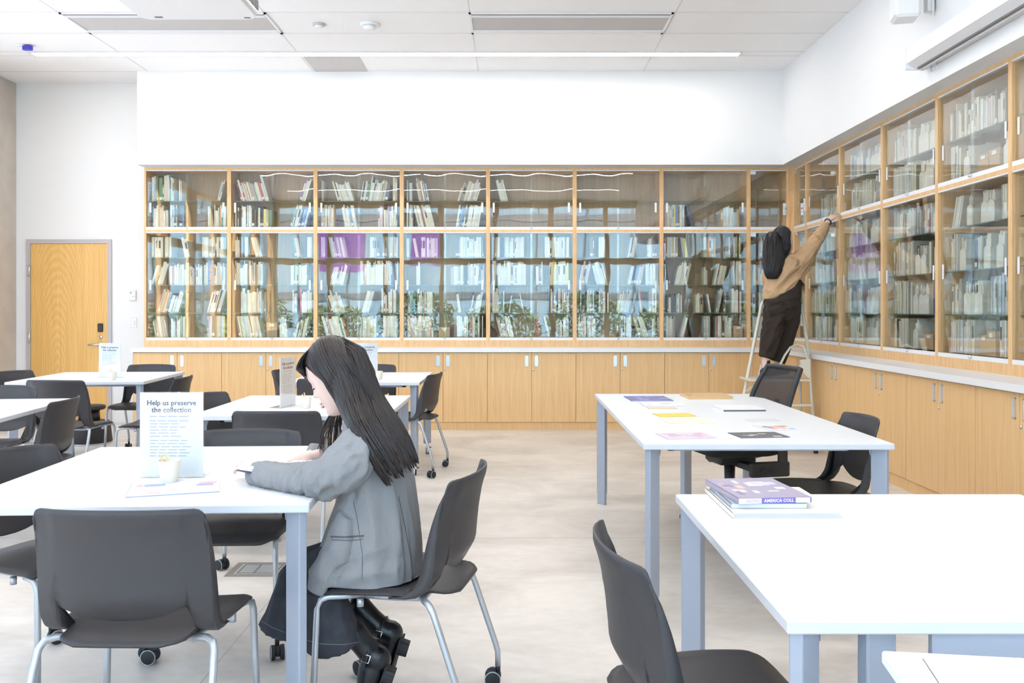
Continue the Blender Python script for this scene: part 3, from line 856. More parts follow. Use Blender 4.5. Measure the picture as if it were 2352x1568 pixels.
fm = file_mesh('f')
for it in [i for i in items if i['kind'] != 'book']:
    o = empty(it['kind'], (0, 0, 0)); place(o, it)
    if it['kind'] == 'magazine_file':
        h, w = it['h'], it['t']
        b = MB()
        lo = h * .60
        # open-topped: front plate with rounded top, two cut sides, back
        fp = [(0, 0), (w, 0)] + [(w / 2 + w / 2 * math.cos(a), lo - w * .25 + w * .35 * math.sin(a)) for a in [R(q) for q in range(0, 181, 20)]]
        b.loft([[(x, y, z) for x, z in fp] for y in (0, .003)], 0, False)
        for x in (0, w - .003):
            b.loft([[(xx, y, z) for y, z in ((.003, 0), (.22, 0), (.22, h), (.12, h), (.003, lo * .82))] for xx in (x, x + .003)], 0, False)
        b.box(.003, w - .003, .217, .22, 0, h); b.box(.003, w - .003, .003, .217, 0, .003)
        b.build('body', FILEM, o)
        p = MB(); x = .006
        k = 0
        while x < w - .014 and k < 6:
            tk = rnd.uniform(.008, .016); p.box(x, x + tk - .001, .012, .21, .004, h * rnd.uniform(.80, .98), rnd.randrange(3)); x += tk; k += 1
        p.build('papers', [BM[CN.index(rnd.choice(('white', 'cream', 'pale grey', 'ivory')))], BM[CN.index(rnd.choices(CN, WT)[0])], PAGES], o)
        MB().box(w * .2, w * .8, -.001, .0005, h * .30, h * .44).build('label_card', LABELM, o)
        lab = 'white magazine file, %s item from left, %s shelf, %s' % (ORD[it['pos']], SHELFW[it['shelf']], BAYW[it['wall'], it['bay']])
        tag(o, lab, 'magazine file', 'white magazine files')
    else:
        w, h = it['t'], it['h']
        MB().bbox(0, w, 0, .22, 0, h * .78, .002).build('box', CARD, o)
        MB().bbox(-.002, w + .002, -.002, .222, h * .70, h, .002).build('lid', CARD, o)
        MB().box(w * .3, w * .7, -.0035, -.001, h * .74, h * .92).build('label_card', LABELM, o)
        tag(o, 'brown lidded cardboard box, %s item, %s shelf, %s' % (ORD[it['pos']], SHELFW[it['shelf']], BAYW[it['wall'], it['bay']]), 'box', 'cartons in the glazed bookcases')

# ------------------------------------------------------------------ low cabinets and the worktop
def make_cabinet(wd, label, lock=True, ndoor=2):
    t = empty('storage_cabinet', (0, 0, 0), 0, label, 'cabinet', 'low oak storage cabinets')
    b = MB(); b.box(0, wd, .021, .32, .085, .853); b.build('carcass', M['oak_frame'], t)
    MB().box(0, wd, .012, .03, 0, .085).build('plinth', M['oak'], t)
    dw = wd / ndoor
    for k in range(ndoor):
        d = MB().bbox(k * dw + .0015, (k + 1) * dw - .0015, 0, .019, .088, .848, .0012).build('door', M['oak'], t)
        hx = (k + 1) * dw - .073 if k == 0 else k * dw + .035
        h = MB()
        h.box(hx, hx + .038, -.003, .0, .698, .706); h.box(hx, hx + .038, -.003, .0, .812, .820); h.box(hx, hx + .005, -.003, 0, .698, .82); h.box(hx + .033, hx + .038, -.003, 0, .698, .82)
        h.box(hx + .004, hx + .034, -.001, .0005, .704, .814)
        h.build('recessed_handle', M['alu'], d)
        if k == 1 and lock: MB().cyl((k * dw + .018, 0, .660), (k * dw + .018, -.006, .660), .010).build('lock', M['alu'], d)
    return t


YC = 9.77; sC = YC / F
x0 = -4.164
for i in range(7):
    t = make_cabinet(.971, '%s low two-door oak cabinet from the door, under the back worktop' % ORD[i]); t.location = (x0 + .971 * i, YC, 0)
for i, y in enumerate((9.40, 8.435, 7.465, 6.492, 5.521, 4.55, 3.58)):
    t = make_cabinet(.970, '%s low two-door oak cabinet from the corner, under the right worktop' % ORD[i]); t.location = (2.862, y, 0); t.rotation_euler = (0, 0, R(-90))
b = MB(); b.box(x0 + 6.797, 2.885, YC + .004, YC + .02, 0, .853); b.box(2.866, 2.885, 9.402, YC + .004, 0, .853)
tag(b.build('corner_filler', M['oak']), 'blank oak filler panel closing the corner between the low cabinets', 'panel')
L = [(x0 - .012, YC - .03), (2.83, YC - .03), (2.83, 2.5), (XRK + .005, 2.5), (XRK + .005, YBK + .005), (x0 - .012, YBK + .005)]
b = MB(); b.prism(L, .855, .90); tag(b.build('countertop', M['counter']), 'long white L-shaped worktop on the low oak cabinets', 'worktop')
b = MB(); b.box(x0 - .003, x0, YC, YB, 0, .854); struct(b.build('trim_2', M['wall']))
# ------------------------------------------------------------------ tables
M['top'] = mat('white_table_laminate', (.90, .90, .90), .32)
M['edge'] = mat('shaded_white_edge', (.66, .67, .70), .45)  # white tabletop sides, their shade put into the colour
M['leg'] = mat('silver_table_leg', (.40, .44, .52), .42, .25)
M['shell'] = mat('charcoal_polypropylene', (.043, .039, .042), .42, bump=.25, bscale=900)
M['tube'] = mat('silver_tube', (.50, .52, .55), .34, .55)
M['rubber'] = mat('black_rubber', (.018, .018, .02), .6)
TH = .745


def make_table(wd, ln, label, casters=False, mid=None):
    t = empty('reading_table', (0, 0, 0), 0, label, 'table', 'white topped reading tables')
    hx, hy = wd / 2, ln / 2
    tb_ = MB().bbox(-hx, hx, -hy, hy, TH - .026, TH, .003); tb_.m = [0 if abs((Vector(tb_.v[f[1]]) - Vector(tb_.v[f[0]])).cross(Vector(tb_.v[f[2]]) - Vector(tb_.v[f[0]])).normalized().z) > .9 else 1 for f in tb_.f]
    tb_.build('tabletop', [M['top'], M['edge']], t)
    fr = MB()
    i = .13
    fr.box(-hx + .13, hx - .13, -hy + i, -hy + i + .022, TH - .05, TH - .0262); fr.box(-hx + .13, hx - .13, hy - i - .022, hy - i, TH - .05, TH - .0262)
    fr.box(-hx + i, -hx + i + .022, -hy + .13, hy - .13, TH - .05, TH - .0262); fr.box(hx - i - .022, hx - i, -hy + .13, hy - .13, TH - .05, TH - .0262)
    fr.build('under_frame', M['leg'], t)
    legs = [(sx, sy, sx * hx, sy * hy) for sx in (-1, 1) for sy in (-1, 1)]
    for sx, sy, x, y in legs:
        # a blade set on the diagonal, its outer end at the corner of the top
        a = math.atan2(-sy, -sx); Lb, tb = .070, .029
        ins = tb / 2 * 1.45
        Ml = Matrix.Translation((x - sx * ins, y - sy * ins, 0)) @ Matrix.Rotation(a, 4, 'Z')
        zf = .075 if not casters else .10
        b = MB(); b.prism(rrect(0, Lb, -tb / 2, tb / 2, .004, 2), zf, TH - .0265, M=Ml)
        # gusset widening to the top
        b.loft([[Ml @ Vector((Lb, -tb / 2, z)), Ml @ Vector((Lb, tb / 2, z)), Ml @ Vector((Lb + e, tb / 2, z)), Ml @ Vector((Lb + e, -tb / 2, z))] for z, e in ((TH - .06, .001), (TH - .0266, .010))], 0, False)
        lg = b.build('leg', M['leg'], t)
        if casters:
            c = Ml @ Vector((Lb * .5, 0, 0)); q = MB()
            q.cyl((c.x, c.y, .055), (c.x, c.y, .102), .008, n=8, mi=1)
            q.cyl((c.x - .012, c.y + .012, .03), (c.x + .012, c.y + .012, .03), .03, n=14); q.cyl((c.x - .006, c.y + .012, .03), (c.x + .006, c.y + .012, .03), .031, n=14, mi=1)
            q.box(c.x - .018, c.x + .018, c.y - .01, c.y + .02, .052, .066, 1); q.box(c.x + .01, c.x + .035, c.y - .005, c.y + .03, .058, .063)
            q.build('caster', [M['rubber'], M['alu']], lg)
        else:
            q = MB(); q.prism(rrect(.003, Lb - .003, -tb / 2 + .003, tb / 2 - .003, .003, 2), 0, zf, M=Ml); q.build('foot', M['leg'], lg)
    if mid:
        b = MB(); Ml = Matrix.Translation((mid[0], mid[1], 0)) @ Matrix.Rotation(R(mid[2]), 4, 'Z')
        b.prism(rrect(-.035, .035, -.0145, .0145, .004, 2), 0, TH - .0265, M=Ml); b.build('leg', M['leg'], t)
    return t


def put(t, x, y, rz=0):
    t.location = (x, y, 0); t.rotation_euler = (0, 0, R(rz)); return t


WT_, LT = 1.075, 1.15
t1 = put(make_table(WT_, 1.145, 'white reading table in front, where the woman in the grey blazer sits'), -1.165, 3.185, 2.5)
t2 = put(make_table(WT_, LT, 'white reading table behind the one with the seated woman', casters=True), -1.222, 5.41, 0)
t3 = put(make_table(WT_, LT, 'white reading table in front of the oak door', casters=True), -3.54, 7.68, 4.5)
t4 = put(make_table(WT_, LT, 'white reading table cut by the left edge of the view', casters=True), -3.31, 5.16, 6.5)
t5 = put(make_table(WT_, LT, 'farthest middle reading table, just before the low cabinets', casters=True), -1.275, 7.63, 0)
tm = put(make_table(1.078, 2.28, 'long white table with publications laid out, right of the middle', mid=(-.145, -.05, 45)), 1.098, 4.96, 0)
tn = put(make_table(1.075, 1.135, 'white table at bottom right carrying the small stack of books', mid=(-.345, -.50, 20)), 1.045, 2.215, 0)
MB().box(-.26, .52, -.545, -.53, TH - .085, TH - .03).build('cable_rail', M['leg'], tn)
# lower white surface cut by the bottom right corner
c = PX(2024.5, 1492.7, 1.50)
o = empty('side_table', (c.x, c.y, 0), R(-8.1), 'lower white side table cut off by the bottom right corner', 'table')
zt = c.z
MB().bbox(0, .9, -.8, 0, zt - .022, zt, .003).build('tabletop', M['top'], o)
for x, y in ((.06, -.06), (.84, -.06), (.06, -.74), (.84, -.74)):
    MB().box(x - .018, x + .018, y - .018, y + .018, 0, zt - .0225).build('leg', M['leg'], o)

# ------------------------------------------------------------------ the stacking chair
def side_path(k):
    """outline of the shell's side from the seat (k=0) up to the top corner (k=1): y, z"""
    pts = [(-.045, .443), (-.085, .450), (-.118, .472), (-.136, .505), (-.143, .56), (-.148, .62), (-.155, .68), (-.166, .74), (-.182, .79)]
    s = k * (len(pts) - 1); i = min(int(s), len(pts) - 2); f = s - i
    return Vector(pts[i]).lerp(Vector(pts[i + 1]), f)


def make_chair():
    t = empty('stacking_chair', (0, 0, 0))
    U = [-1, -.993, -.975, -.945, -.9, -.84, -.79, -.74, -.66, -.5, -.3, -.1, .1, .3, .5, .66, .74, .79, .84, .9, .945, .975, .993, 1]

    # seat pan
    rows = []
    for i in range(17):
        s = i / 16; row = []
        for u in U:
            au = abs(u)
            y1 = -.198 + .05 * max(0, (au - .45) / .33) ** 2 if au < .79 else -.06
            y = .238 + (y1 - .238) * s
            if i < 2: y = .238 - (0, .010)[i]
            y -= (.05 * max(0, au - .72) ** 1.5 / .15) * max(0, 1 - s * 3) * .6
            hw = .228 + .010 * math.sin(math.pi * min(1, s * 1.2))
            z = .452 + .006 * math.cos((y - .05) * 9)
            z += -.026 * max(0, (y - .17) / .068) ** 2                       # waterfall front
            z -= .010 * (1 - au ** 2) * math.sin(math.pi * min(1, max(0, s)))
            z += .004 * au ** 3
            z -= .010 * max(0, (au - .9) / .1) ** 2
            z -= .006 * max(0, (-y - .10) / .1) ** 2
            row.append((u * hw, y, z))
        rows.append(row)
    b = MB(); b.sheet([r[::-1] for r in rows], .008); b.build('seat', M['shell'], t)
    # back with its two side arms; the inner columns start above the opening
    rows = []; n = 26

    def y_at(z):
        for kk_ in range(80):
            if side_path(kk_ / 79).y >= z: return side_path(kk_ / 79).x
        return side_path(1).x
    z0p, z1p = side_path(0).y, side_path(1).y
    cols = [-1.03, -1.003] + U + [1.003, 1.03]
    for i in range(n):
        s = i / (n - 1); row = []
        q = side_path(s); frac = (q.y - z0p) / (z1p - z0p)
        hw = .226 + .006 * math.sin(math.pi * s)
        for j, u in enumerate(cols):
            au = min(1, abs(u))
            zt = .806 - .006 * au ** 2 - .026 * (1 - math.sqrt(max(0, 1 - (max(0, au - .90) / .10) ** 2)))
            if au < .785:
                zo = .500 + .046 * (au / .785) ** 2.4
                z = zo + (zt - zo) * frac; y = y_at(z)
            else:
                z = q.y if q.y < .6 else .6 + (q.y - .6) * (zt - .6) / (z1p - .6); y = q.x
            y -= .058 * (1 - au ** 2.2) * min(1, max(0, (z - .44) / .12))
            x = math.copysign(au, u) * hw
            if abs(u) > 1.01: y += .044 * max(0, 1 - frac) ** .9 + .003; x *= 1.006
            row.append((x, y, z))
        rows.append(row)
    b = MB(); b.sheet(rows, .007); b.build('backrest', M['shell'], t)
    # frame and legs
    f = MB()
    for sx in (-1, 1):
        f.tube([(sx * .165, .17, .428), (sx * .165, .0, .425), (sx * .165, -.10, .428)], .010, n=8)
    f.tube([(-.17, -.09, .428), (.17, -.09, .428)], .010, n=8); f.tube([(-.17, .10, .428), (.17, .10, .428)], .010, n=8)
    for sx in (-1, 1): f.cyl((sx * .205, .10, .43), (sx * .205, .10, .405), .011, n=10)
    f.build('frame', M['tube'], t)
    for sx in (-1, 1):
        fl = [(sx * .165, .10, .430), (sx * .205, .155, .434), (sx * .218, .200, .433), (sx * .224, .222, .424), (sx * .226, .232, .400), (sx * .230, .238, .25), (sx * .236, .244, .075)]
        rl = [(sx * .16, -.09, .430), (sx * .205, -.105, .434), (sx * .228, -.125, .430), (sx * .237, -.140, .412), (sx * .241, -.160, .36), (sx * .246, -.232, .15), (sx * .247, -.240, .12), (sx * .247, -.241, .07)]
        for path in (fl, rl):
            b = MB(); b.tube(path, .0105, n=10); lg = b.build('leg', M['tube'], t)
            x, y, _ = path[-1]
            q = MB()
            ang = {(-1, 1): 20, (1, 1): -35, (-1, -1): 60, (1, -1): 10}[sx, 1 if y > 0 else -1]
            Mc = Matrix.Translation((x, y, 0)) @ Matrix.Rotation(R(ang), 4, 'Z')
            for s2 in (-1, 1):
                q.lathe([(.0001, .008), (.022, .008), (.027, .011), (.028, .018), (.028, .024), (.025, .026), (.0001, .026)], n=18, M=Mc @ Matrix.Translation((.0, .018, .0285)) @ Matrix.Rotation(R(90) * s2, 4, 'Y'))
                q.lathe([(.0275, .0235), (.0292, .025), (.0275, .0265), (.026, .025)], n=18, mi=1, M=Mc @ Matrix.Translation((0, .018, .0285)) @ Matrix.Rotation(R(90) * s2, 4, 'Y'))
            q.tube([(x, y, .078), (x, y, .046)], .009, n=8); q.bbox(-.008, .008, -.006, .040, .018, .050, .003, M=Mc)
            q.build('caster', [M['rubber'], M['tube']], lg)
    return t


chairs = [  # seat centre x, y, facing angle (degrees, 0 = right, 90 = away), label, group
 (-1.03, 2.52, 89, 'charcoal stacking chair seen from behind, front left, backrest covering the table edge'),
 (.43, 2.02, 5.6, 'charcoal stacking chair facing right, in front, at the table with the book stack'),
 (-.335, 2.936, 169.3, 'charcoal stacking chair the woman in the grey blazer sits on'),
 (-1.685, 3.20, -21, 'charcoal stacking chair cut by the left edge, tucked under the front table'),
 (-1.13, 3.625, -90, 'charcoal stacking chair behind the front table, facing the camera, seat under the table'),
 (-1.215, 4.76, 90, 'charcoal stacking chair with its dark back turned, right behind the front table'),
 (-1.78, 5.38, -33, 'charcoal stacking chair at the left side of the second middle table'),
 (-.826, 7.29, 170.8, 'charcoal stacking chair with casters showing, right of the farthest middle table'),
 (-1.80, 7.60, 3, 'charcoal stacking chair left of the farthest middle table, facing right'),
 (-1.33, 8.22, -90, 'charcoal stacking chair behind the farthest middle table, before the low cabinets'),
 (-1.40, 6.90, 90, 'charcoal stacking chair before the farthest middle table, behind the paper sign'),
 (-3.36, 6.76, 85.3, 'charcoal stacking chair with its dark back turned, before the door-side table'),
 (-4.04, 7.43, -18, 'charcoal stacking chair at the left end of the door-side table'),
 (-3.40, 8.20, -92, 'charcoal stacking chair behind the door-side table, facing the camera'),
 (-2.745, 6.90, 184, 'charcoal stacking chair at the right end of the door-side table'),
 (-2.80, 5.18, 186, 'charcoal stacking chair at the right end of the left-edge table'),
 (-3.45, 5.86, -90, 'charcoal stacking chair behind the left-edge table, facing the camera'),
 (1.50, 4.33, 180, 'charcoal stacking chair at the right side of the long table, by the oak cabinets'),
]
ch0 = make_chair()
bpy.context.view_layer.update()
for i, (x, y, a, lab) in enumerate(chairs):
    c = ch0 if i == 0 else copy_tree(ch0)
    c.location = (x, y, 0); c.rotation_euler = (0, 0, R(a - 90)); tag(c, lab, 'chair', 'charcoal stacking chairs')

# ------------------------------------------------------------------ mesh office chair behind the long table
M['mesh'] = glass_mat('black_mesh_fabric', (.35, .35, .36), base=.0)


def mesh_fabric():
    m = bpy.data.materials.new('mesh_fabric'); m.use_nodes = True
    nt = m.node_tree; N, Lk = nt.nodes, nt.links
    b = N['Principled BSDF']; b.inputs['Base Color'].default_value = (.03, .03, .034, 1); b.inputs['Roughness'].default_value = .7
    tr = N.new('ShaderNodeBsdfTransparent'); mx = N.new('ShaderNodeMixShader'); mx.inputs['Fac'].default_value = .68
    Lk.new(tr.outputs[0], mx.inputs[1]); Lk.new(b.outputs[0], mx.inputs[2]); Lk.new(mx.outputs[0], N['Material Output'].inputs['Surface'])
    return m


M['mesh'] = mesh_fabric()
M['upholstery'] = mat('black_upholstery', (.022, .022, .025), .9, bump=.4, bscale=300)
o = empty('office_chair', (1.365, 5.615, 0), R(103), 'black mesh-backed office chair at the far right side of the long table', 'office chair')
# local: faces +y
rows = []
for i in range(12):
    s = i / 11; row = []
    for j in range(11):
        u = -1 + .2 * j
        hw = .232 + .02 * math.sin(math.pi * s) - .03 * s
        row.append((u * hw, -.235 - .14 * s - .025 * math.sin(math.pi * s) * -1 - .03 * (1 - u * u), .55 + .40 * s))
    rows.append(row)
MB().sheet(rows, .003).build('mesh_back', M['mesh'], o)
edge = [rows[i][0] for i in range(12)] + rows[11][1:] + [rows[i][10] for i in range(10, -1, -1)] + rows[0][1:10][::-1]
b = MB(); b.tube(edge + [edge[0]], .016, n=10); b.build('back_frame', M['black'], o)
b = MB(); b.tube([(0, -.10, .40), (0, -.27, .42), (0, -.315, .55), (0, -.33, .75)], [.03, .035, .03, .02], [.03, .03, .02, .015], n=10); b.tube([(-.19, -.27, .70), (0, -.315, .66), (.19, -.27, .70)], .014, n=8)
b.build('back_support', M['black'], o)
b = MB()
for k, (z, e) in enumerate(()): pass
pr = rrect(-.25, .25, -.24, .24, .09, 6)
b.loft([[(x * f, y * f, z) for x, y in pr] for z, f in ((.425, .86), (.435, .97), (.455, 1.0), (.475, .98), (.487, .9))]); b.build('seat_cushion', M['upholstery'], o)
b = MB(); b.bbox(-.11, .11, -.13, .12, .36, .424, .015); b.cyl((.11, .03, .39), (.25, .03, .39), .008, n=8); b.tube([(0, 0, .36), (0, 0, .10)], [.035, .028], n=12); b.build('mechanism', M['black'], o)
for sx in (-1, 1):
    b = MB(); b.bbox(sx * .285 - .02, sx * .285 + .02, -.245, .01, .315, .405, .008); b.bbox(sx * .285 - .012, sx * .285 + .012, -.235, -.175, .36, .66, .005); b.bbox(min(0, sx * .27), max(0, sx * .27), -.06, .0, .345, .385, .004)
    b.cyl((sx * .285, -.06, .36), (sx * .309, -.06, .36), .016, n=12); b.cyl((sx * .285, -.125, .36), (sx * .309, -.125, .36), .016, n=12)
    b.build('arm_post', M['black'], o)
    pad = rrect(sx * .285 - .04, sx * .285 + .04, -.24, .02, .035, 5)
    b = MB(); b.prism(pad, .66, .69, smooth=False); b.build('arm_pad', M['black'], o)
for k in range(5):
    a = R(72 * k + 18); e = Vector((math.cos(a) * .30, math.sin(a) * .30, .075))
    b = MB(); b.tube([(0, 0, .11), e * .5 + Vector((0, 0, .06)), e], [.03, .024, .016], n=8); lg = b.build('base_arm', M['black'], o)
    q = MB()
    for s2 in (-1, 1):
        d = Vector((-math.sin(a), math.cos(a), 0)) * .014 * s2; q.cyl(tuple(e * 1 + Vector((0, 0, -.045)) + d * .4), tuple(e + Vector((0, 0, -.045)) + d * 1.7), .029, n=16)
    q.cyl(tuple(e + Vector((0, 0, -.03))), tuple(e), .008, n=8)
    q.build('caster', M['rubber'], lg)

# low kick stool by the door
p = Vector(((205 - VX) * 8.85 / F, 8.85, 0))
o = empty('step_stool', tuple(p), 0, 'round black step stool on the floor near the oak door', 'stool')
b = MB(); b.lathe([(.205, .004), (.215, .02), (.195, .20), (.185, .215), (.15, .222)], n=36); b.build('drum', M['black'], o)
b = MB(); b.lathe([(.206, .001), (.212, .004), (.212, .01), (.206, .012)], n=36); b.build('base_ring', M['alu'], o)
b = MB(); b.lathe([(.10, .222), (.095, .33)], n=24); b.build('column', M['black'], o)
b = MB(); b.lathe([(.14, .33), (.15, .34), (.15, .365), (.14, .372)], n=32); b.build('upper_step', M['rubber'], o)

# ------------------------------------------------------------------ things on the tables
PAPER = mat('white_paper', (.80, .80, .82), .6)
ACR = glass_mat('clear_acrylic', (.985, .99, .99), base=.03)
INK2 = mat('faded_ink', (.07, .075, .12), .7)
INKR = mat('rust_ink', (.25, .09, .09), .7)
PALEINK = mat('pale_ink', (.33, .35, .42), .7)
CUP = mat('beige_ceramic', (.72, .68, .58), .5)
PENC = mat('pencil_wood', (.75, .55, .28), .5)


def make_sign(label, ink, loc, rz, head=('Help us preserve', 'the collection')):
    o = empty('table_sign', loc, R(rz), label, 'sign', 'acrylic signs on the reading tables')
    w, h = .108, .292
    MB().box(-w, w, 0, .0022, .004, h).build('paper', PAPER, o)
    b = MB(); b.box(-w - .002, w + .002, -.0035, -.001, 0, h + .002); b.box(-w - .002, w + .002, .003, .0055, 0, h + .002); b.box(-w - .002, w + .002, -.0035, .075, 0, .0025)
    b.build('acrylic_stand', ACR, o)
    b = MB(); T = lambda x, z: Matrix.Translation((x, -.0002, z)) @ Matrix.Rotation(R(90), 4, 'X')
    text_mesh(b, head[0], T(0, h - .036), .0245, bold=.0004); text_mesh(b, head[1], T(0, h - .060), .0245, bold=.0004)
    b.build('heading', ink, o)
    b = MB(); q = random.Random(5)
    z = h - .083
    while z > .07:
        x = -.074
        for seg in range(q.choice((3, 4, 4))):
            l = q.uniform(.02, .036)
            if x + l > .082: break
            b.box(x, x + l, -.0004, .0, z, z + .0022); x += l + .006
        z -= q.choice((.0105, .0105, .015))
    b.build('small_print', PALEINK, o)
    return o


def make_cup(label, loc, r=.032, h=.075, pencils=True):
    o = empty('pencil_cup', loc, 0, label, 'cup', 'small cups beside the table signs')
    MB().lathe([(r * .68, 0), (r * .72, .004), (r, h), (r * .93, h), (r * .66, .008), (.0005, .008)], n=24).build('cup', CUP, o)
    if pencils:
        for a, l in ((130, .020), (170, .012)):
            b = MB(); b.cyl((.004, 0, .01), (r * .9 * math.cos(R(a)), r * .7 * math.sin(R(a)), h + l), .0035, n=6); b.build('pencil', PENC, o)
    return o


p = PX(394, 1095, 3.05)
make_sign('paper sign headed Help us preserve the collection, on the front table', INK2, (p.x, 3.05, TH), 0)
make_sign('upright paper sign on the table before the oak door', INK2, ((252 - VX) * 7.55 / F, 7.55, TH), -15)
make_sign('narrow-looking angled sign on the second middle table', INKR, ((676 - VX) * 5.45 / F, 5.30, TH), 80)
make_sign('sign half hidden by the seated woman\'s head, farthest middle table', INK2, ((838 - VX) * 7.6 / F, 7.6, TH), 8)
make_cup('beige pencil cup before the sign on the front table', ((389 - VX) * 2.95 / F, 2.95, TH), .037, .078)
make_cup('beige cup beside the sign on the door-side table', ((258 - VX) * 7.25 / F, 7.25, TH), .034, .075)
make_cup('beige cup right of the angled sign, second middle table', ((704 - VX) * 5.2 / F, 5.2, TH), .030, .07)
make_cup('beige cup beside the farthest middle table sign', ((870 - VX) * 7.35 / F, 7.35, TH), .034, .07)


def on(px, py, h=TH):
    """the point of a surface at height h that shows at this pixel"""
    d = (H - h) * F / (py - VY); return Vector(((px - VX) * d / F, d, h))


def flat(name, quad, th, mats, label, cat, group=None, h=TH, art=None, seed=1, pages=None):
    """a booklet lying on a table; quad = its outline seen at pixels (far left, far right, near right, near left)"""
    Q = [on(x, y, h + th) for x, y in quad]
    c = sum(Q, Vector()) / 4
    u = ((Q[1] - Q[0]) + (Q[2] - Q[3])) / 2; v = ((Q[0] - Q[3]) + (Q[1] - Q[2])) / 2
    u.z = v.z = 0
    ang = math.atan2(u.y, u.x); w = u.length / 2; v2 = v - u.normalized() * v.dot(u.normalized()); l = v2.length / 2
    o = empty(name, (c.x, c.y, h), ang, label, cat, group)
    cv = min(.0012, th * .3)
    b = MB(); b.box(-w, w, -l, l, th - cv, th); b.box(-w, w, -l, l, 0, cv); b.box(-w, -w + .001, -l, l, 0, th)
    b.build('cover', mats[0], o)
    MB().box(-w + .001, w - .002, -l + .002, l - .002, cv, th - cv).build('pages', pages or PAPER, o)
    if art:
        q = random.Random(seed); b = MB()
        for k in range(art[0]):
            x = q.uniform(-w * .9, w * .55); y = q.uniform(-l * .9, l * .5); a = q.uniform(.12, .5) * w; bb = q.uniform(.08, .4) * l
            b.box(x, min(x + a, w * .95), y, min(y + bb, l * .95), th, th + .0003 + k * .00001, q.randrange(len(mats) - 1))
        b.build('cover_print', mats[1:], o)
    return o


cm = lambda n, c: mat(n, c, .4)
purp, ora, yel, pnk, dk, blu, tan_, lil = cm('violet_print', (.22, .19, .42)), cm('orange_print', (.80, .42, .16)), cm('yellow_print', (.85, .68, .10)), cm('pink_print', (.72, .42, .50)), \
    cm('dark_print', (.14, .13, .14)), cm('blue_print', (.18, .30, .66)), cm('kraft_print', (.72, .48, .24)), cm('lilac_print', (.56, .50, .66))
PG = 'publications laid out on the long table'
flat('booklet', ((1437, 909), (1530, 909), (1541, 919), (1447, 920)), .006, (purp, lil, blu), 'violet-blue booklet at the far left of the long table', 'booklet', PG, art=(9, 0), seed=3)
flat('book', ((1562, 902), (1665, 902), (1678, 910), (1582, 911)), .018, (tan_, cm('brown_print', (.42, .25, .12))), 'tan hardcover book at the far end of the long table', 'book', PG, art=(3, 0), seed=4, pages=tan_)
flat('booklet', ((1470, 924), (1560, 924), (1568, 932), (1478, 932)), .003, (PAPER, lil), 'pale white leaflet just below the violet-blue booklet', 'leaflet', PG, art=(3, 0), seed=5)
flat('leaflet', ((1485, 934), (1550, 934), (1556, 938), (1490, 938)), .002, (cm('peach_print', (.86, .62, .38)), PAPER), 'narrow peach coloured strip leaflet on the long table', 'leaflet', PG, art=(1, 0), seed=6)
flat('booklet', ((1502, 949), (1582, 948), (1598, 955), (1514, 957)), .003, (yel, PAPER), 'bright yellow booklet on the long table', 'booklet', PG, art=(1, 0), seed=8)
flat('leaflet', ((1515, 960), (1620, 959), (1642, 971), (1536, 972)), .002, (cm('cream_print', (.88, .86, .72)), cm('sky_print', (.68, .74, .88))), 'very pale cream leaflet below the yellow booklet', 'leaflet', PG, art=None, seed=9)
flat('magazine', ((1516, 994), (1622, 992), (1637, 1005), (1524, 1008)), .004, (cm('pale_pink', (.80, .66, .70)), pnk, lil), 'pink patterned magazine near the front left of the long table', 'magazine', PG, art=(16, 0), seed=10)
flat('book', ((1642, 930), (1737, 930), (1752, 940), (1655, 941)), .012, (PAPER, PAPER), 'white hardcover book with black edges on the long table', 'book', PG, art=None, seed=11, pages=dk)
flat('leaflet', ((1712, 962), (1780, 961), (1792, 966), (1722, 967)), .002, (cm('grey_paper', (.74, .76, .74)), PAPER), 'faint grey paper slip at the middle right of the long table', 'leaflet', PG, art=(1, 0), seed=12)
flat('brochure', ((1740, 976), (1812, 974), (1824, 986), (1757, 988)), .003, (PAPER, blu, cm('red_print', (.75, .30, .25)), ora, cm('teal_print', (.2, .5, .5))), 'multicoloured brochure above the dark pamphlet', 'brochure', PG, art=(22, 0), seed=13)
flat('pamphlet', ((1675, 993), (1782, 991), (1811, 1003), (1700, 1005)), .003, (dk, cm('cream2_print', (.70, .66, .58))), 'dark grey pamphlet with pale drawing near the front of the long table', 'pamphlet', PG, art=(5, 0), seed=19)

# magazine lying on the front table
flat('magazine', ((312, 1106), (515, 1094), (490, 1128), (280, 1140)), .006, (PAPER, cm('pale_rose', (.72, .42, .46)), cm('pale_sky', (.26, .36, .72)), cm('pale_straw', (.80, .70, .34))),
     'white magazine with faint coloured print lying on the front table', 'magazine', art=(7, 0), seed=21, pages=cm('grey_pages', (.45, .47, .55)))

# stack of books at bottom right
SG = 'book stack on the bottom right table'
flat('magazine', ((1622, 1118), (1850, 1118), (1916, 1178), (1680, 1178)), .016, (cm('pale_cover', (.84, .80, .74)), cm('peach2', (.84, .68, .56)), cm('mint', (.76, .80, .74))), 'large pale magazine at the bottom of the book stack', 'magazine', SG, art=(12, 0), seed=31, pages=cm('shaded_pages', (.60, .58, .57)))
flat('book', ((1640, 1112), (1800, 1112), (1842, 1156), (1668, 1156)), .014, (cm('slate_cover', (.36, .42, .48)), PAPER), 'thin slate blue book in the middle of the stack', 'book', SG, h=TH + .0162)
ob = flat('book', ((1642, 1099), (1786, 1096), (1845, 1141), (1672, 1145)), .016, (cm('mauve_cover', (.42, .36, .46)), cm('lilac2', (.66, .62, .76)), cm('peach3', (.80, .55, .42)), cm('cloud', (.78, .80, .88)), cm('plum', (.30, .24, .36))),
          'purple paperback lettered America Coll., topmost of the book stack', 'book', SG, h=TH + .0304, art=(14, 0), seed=35)
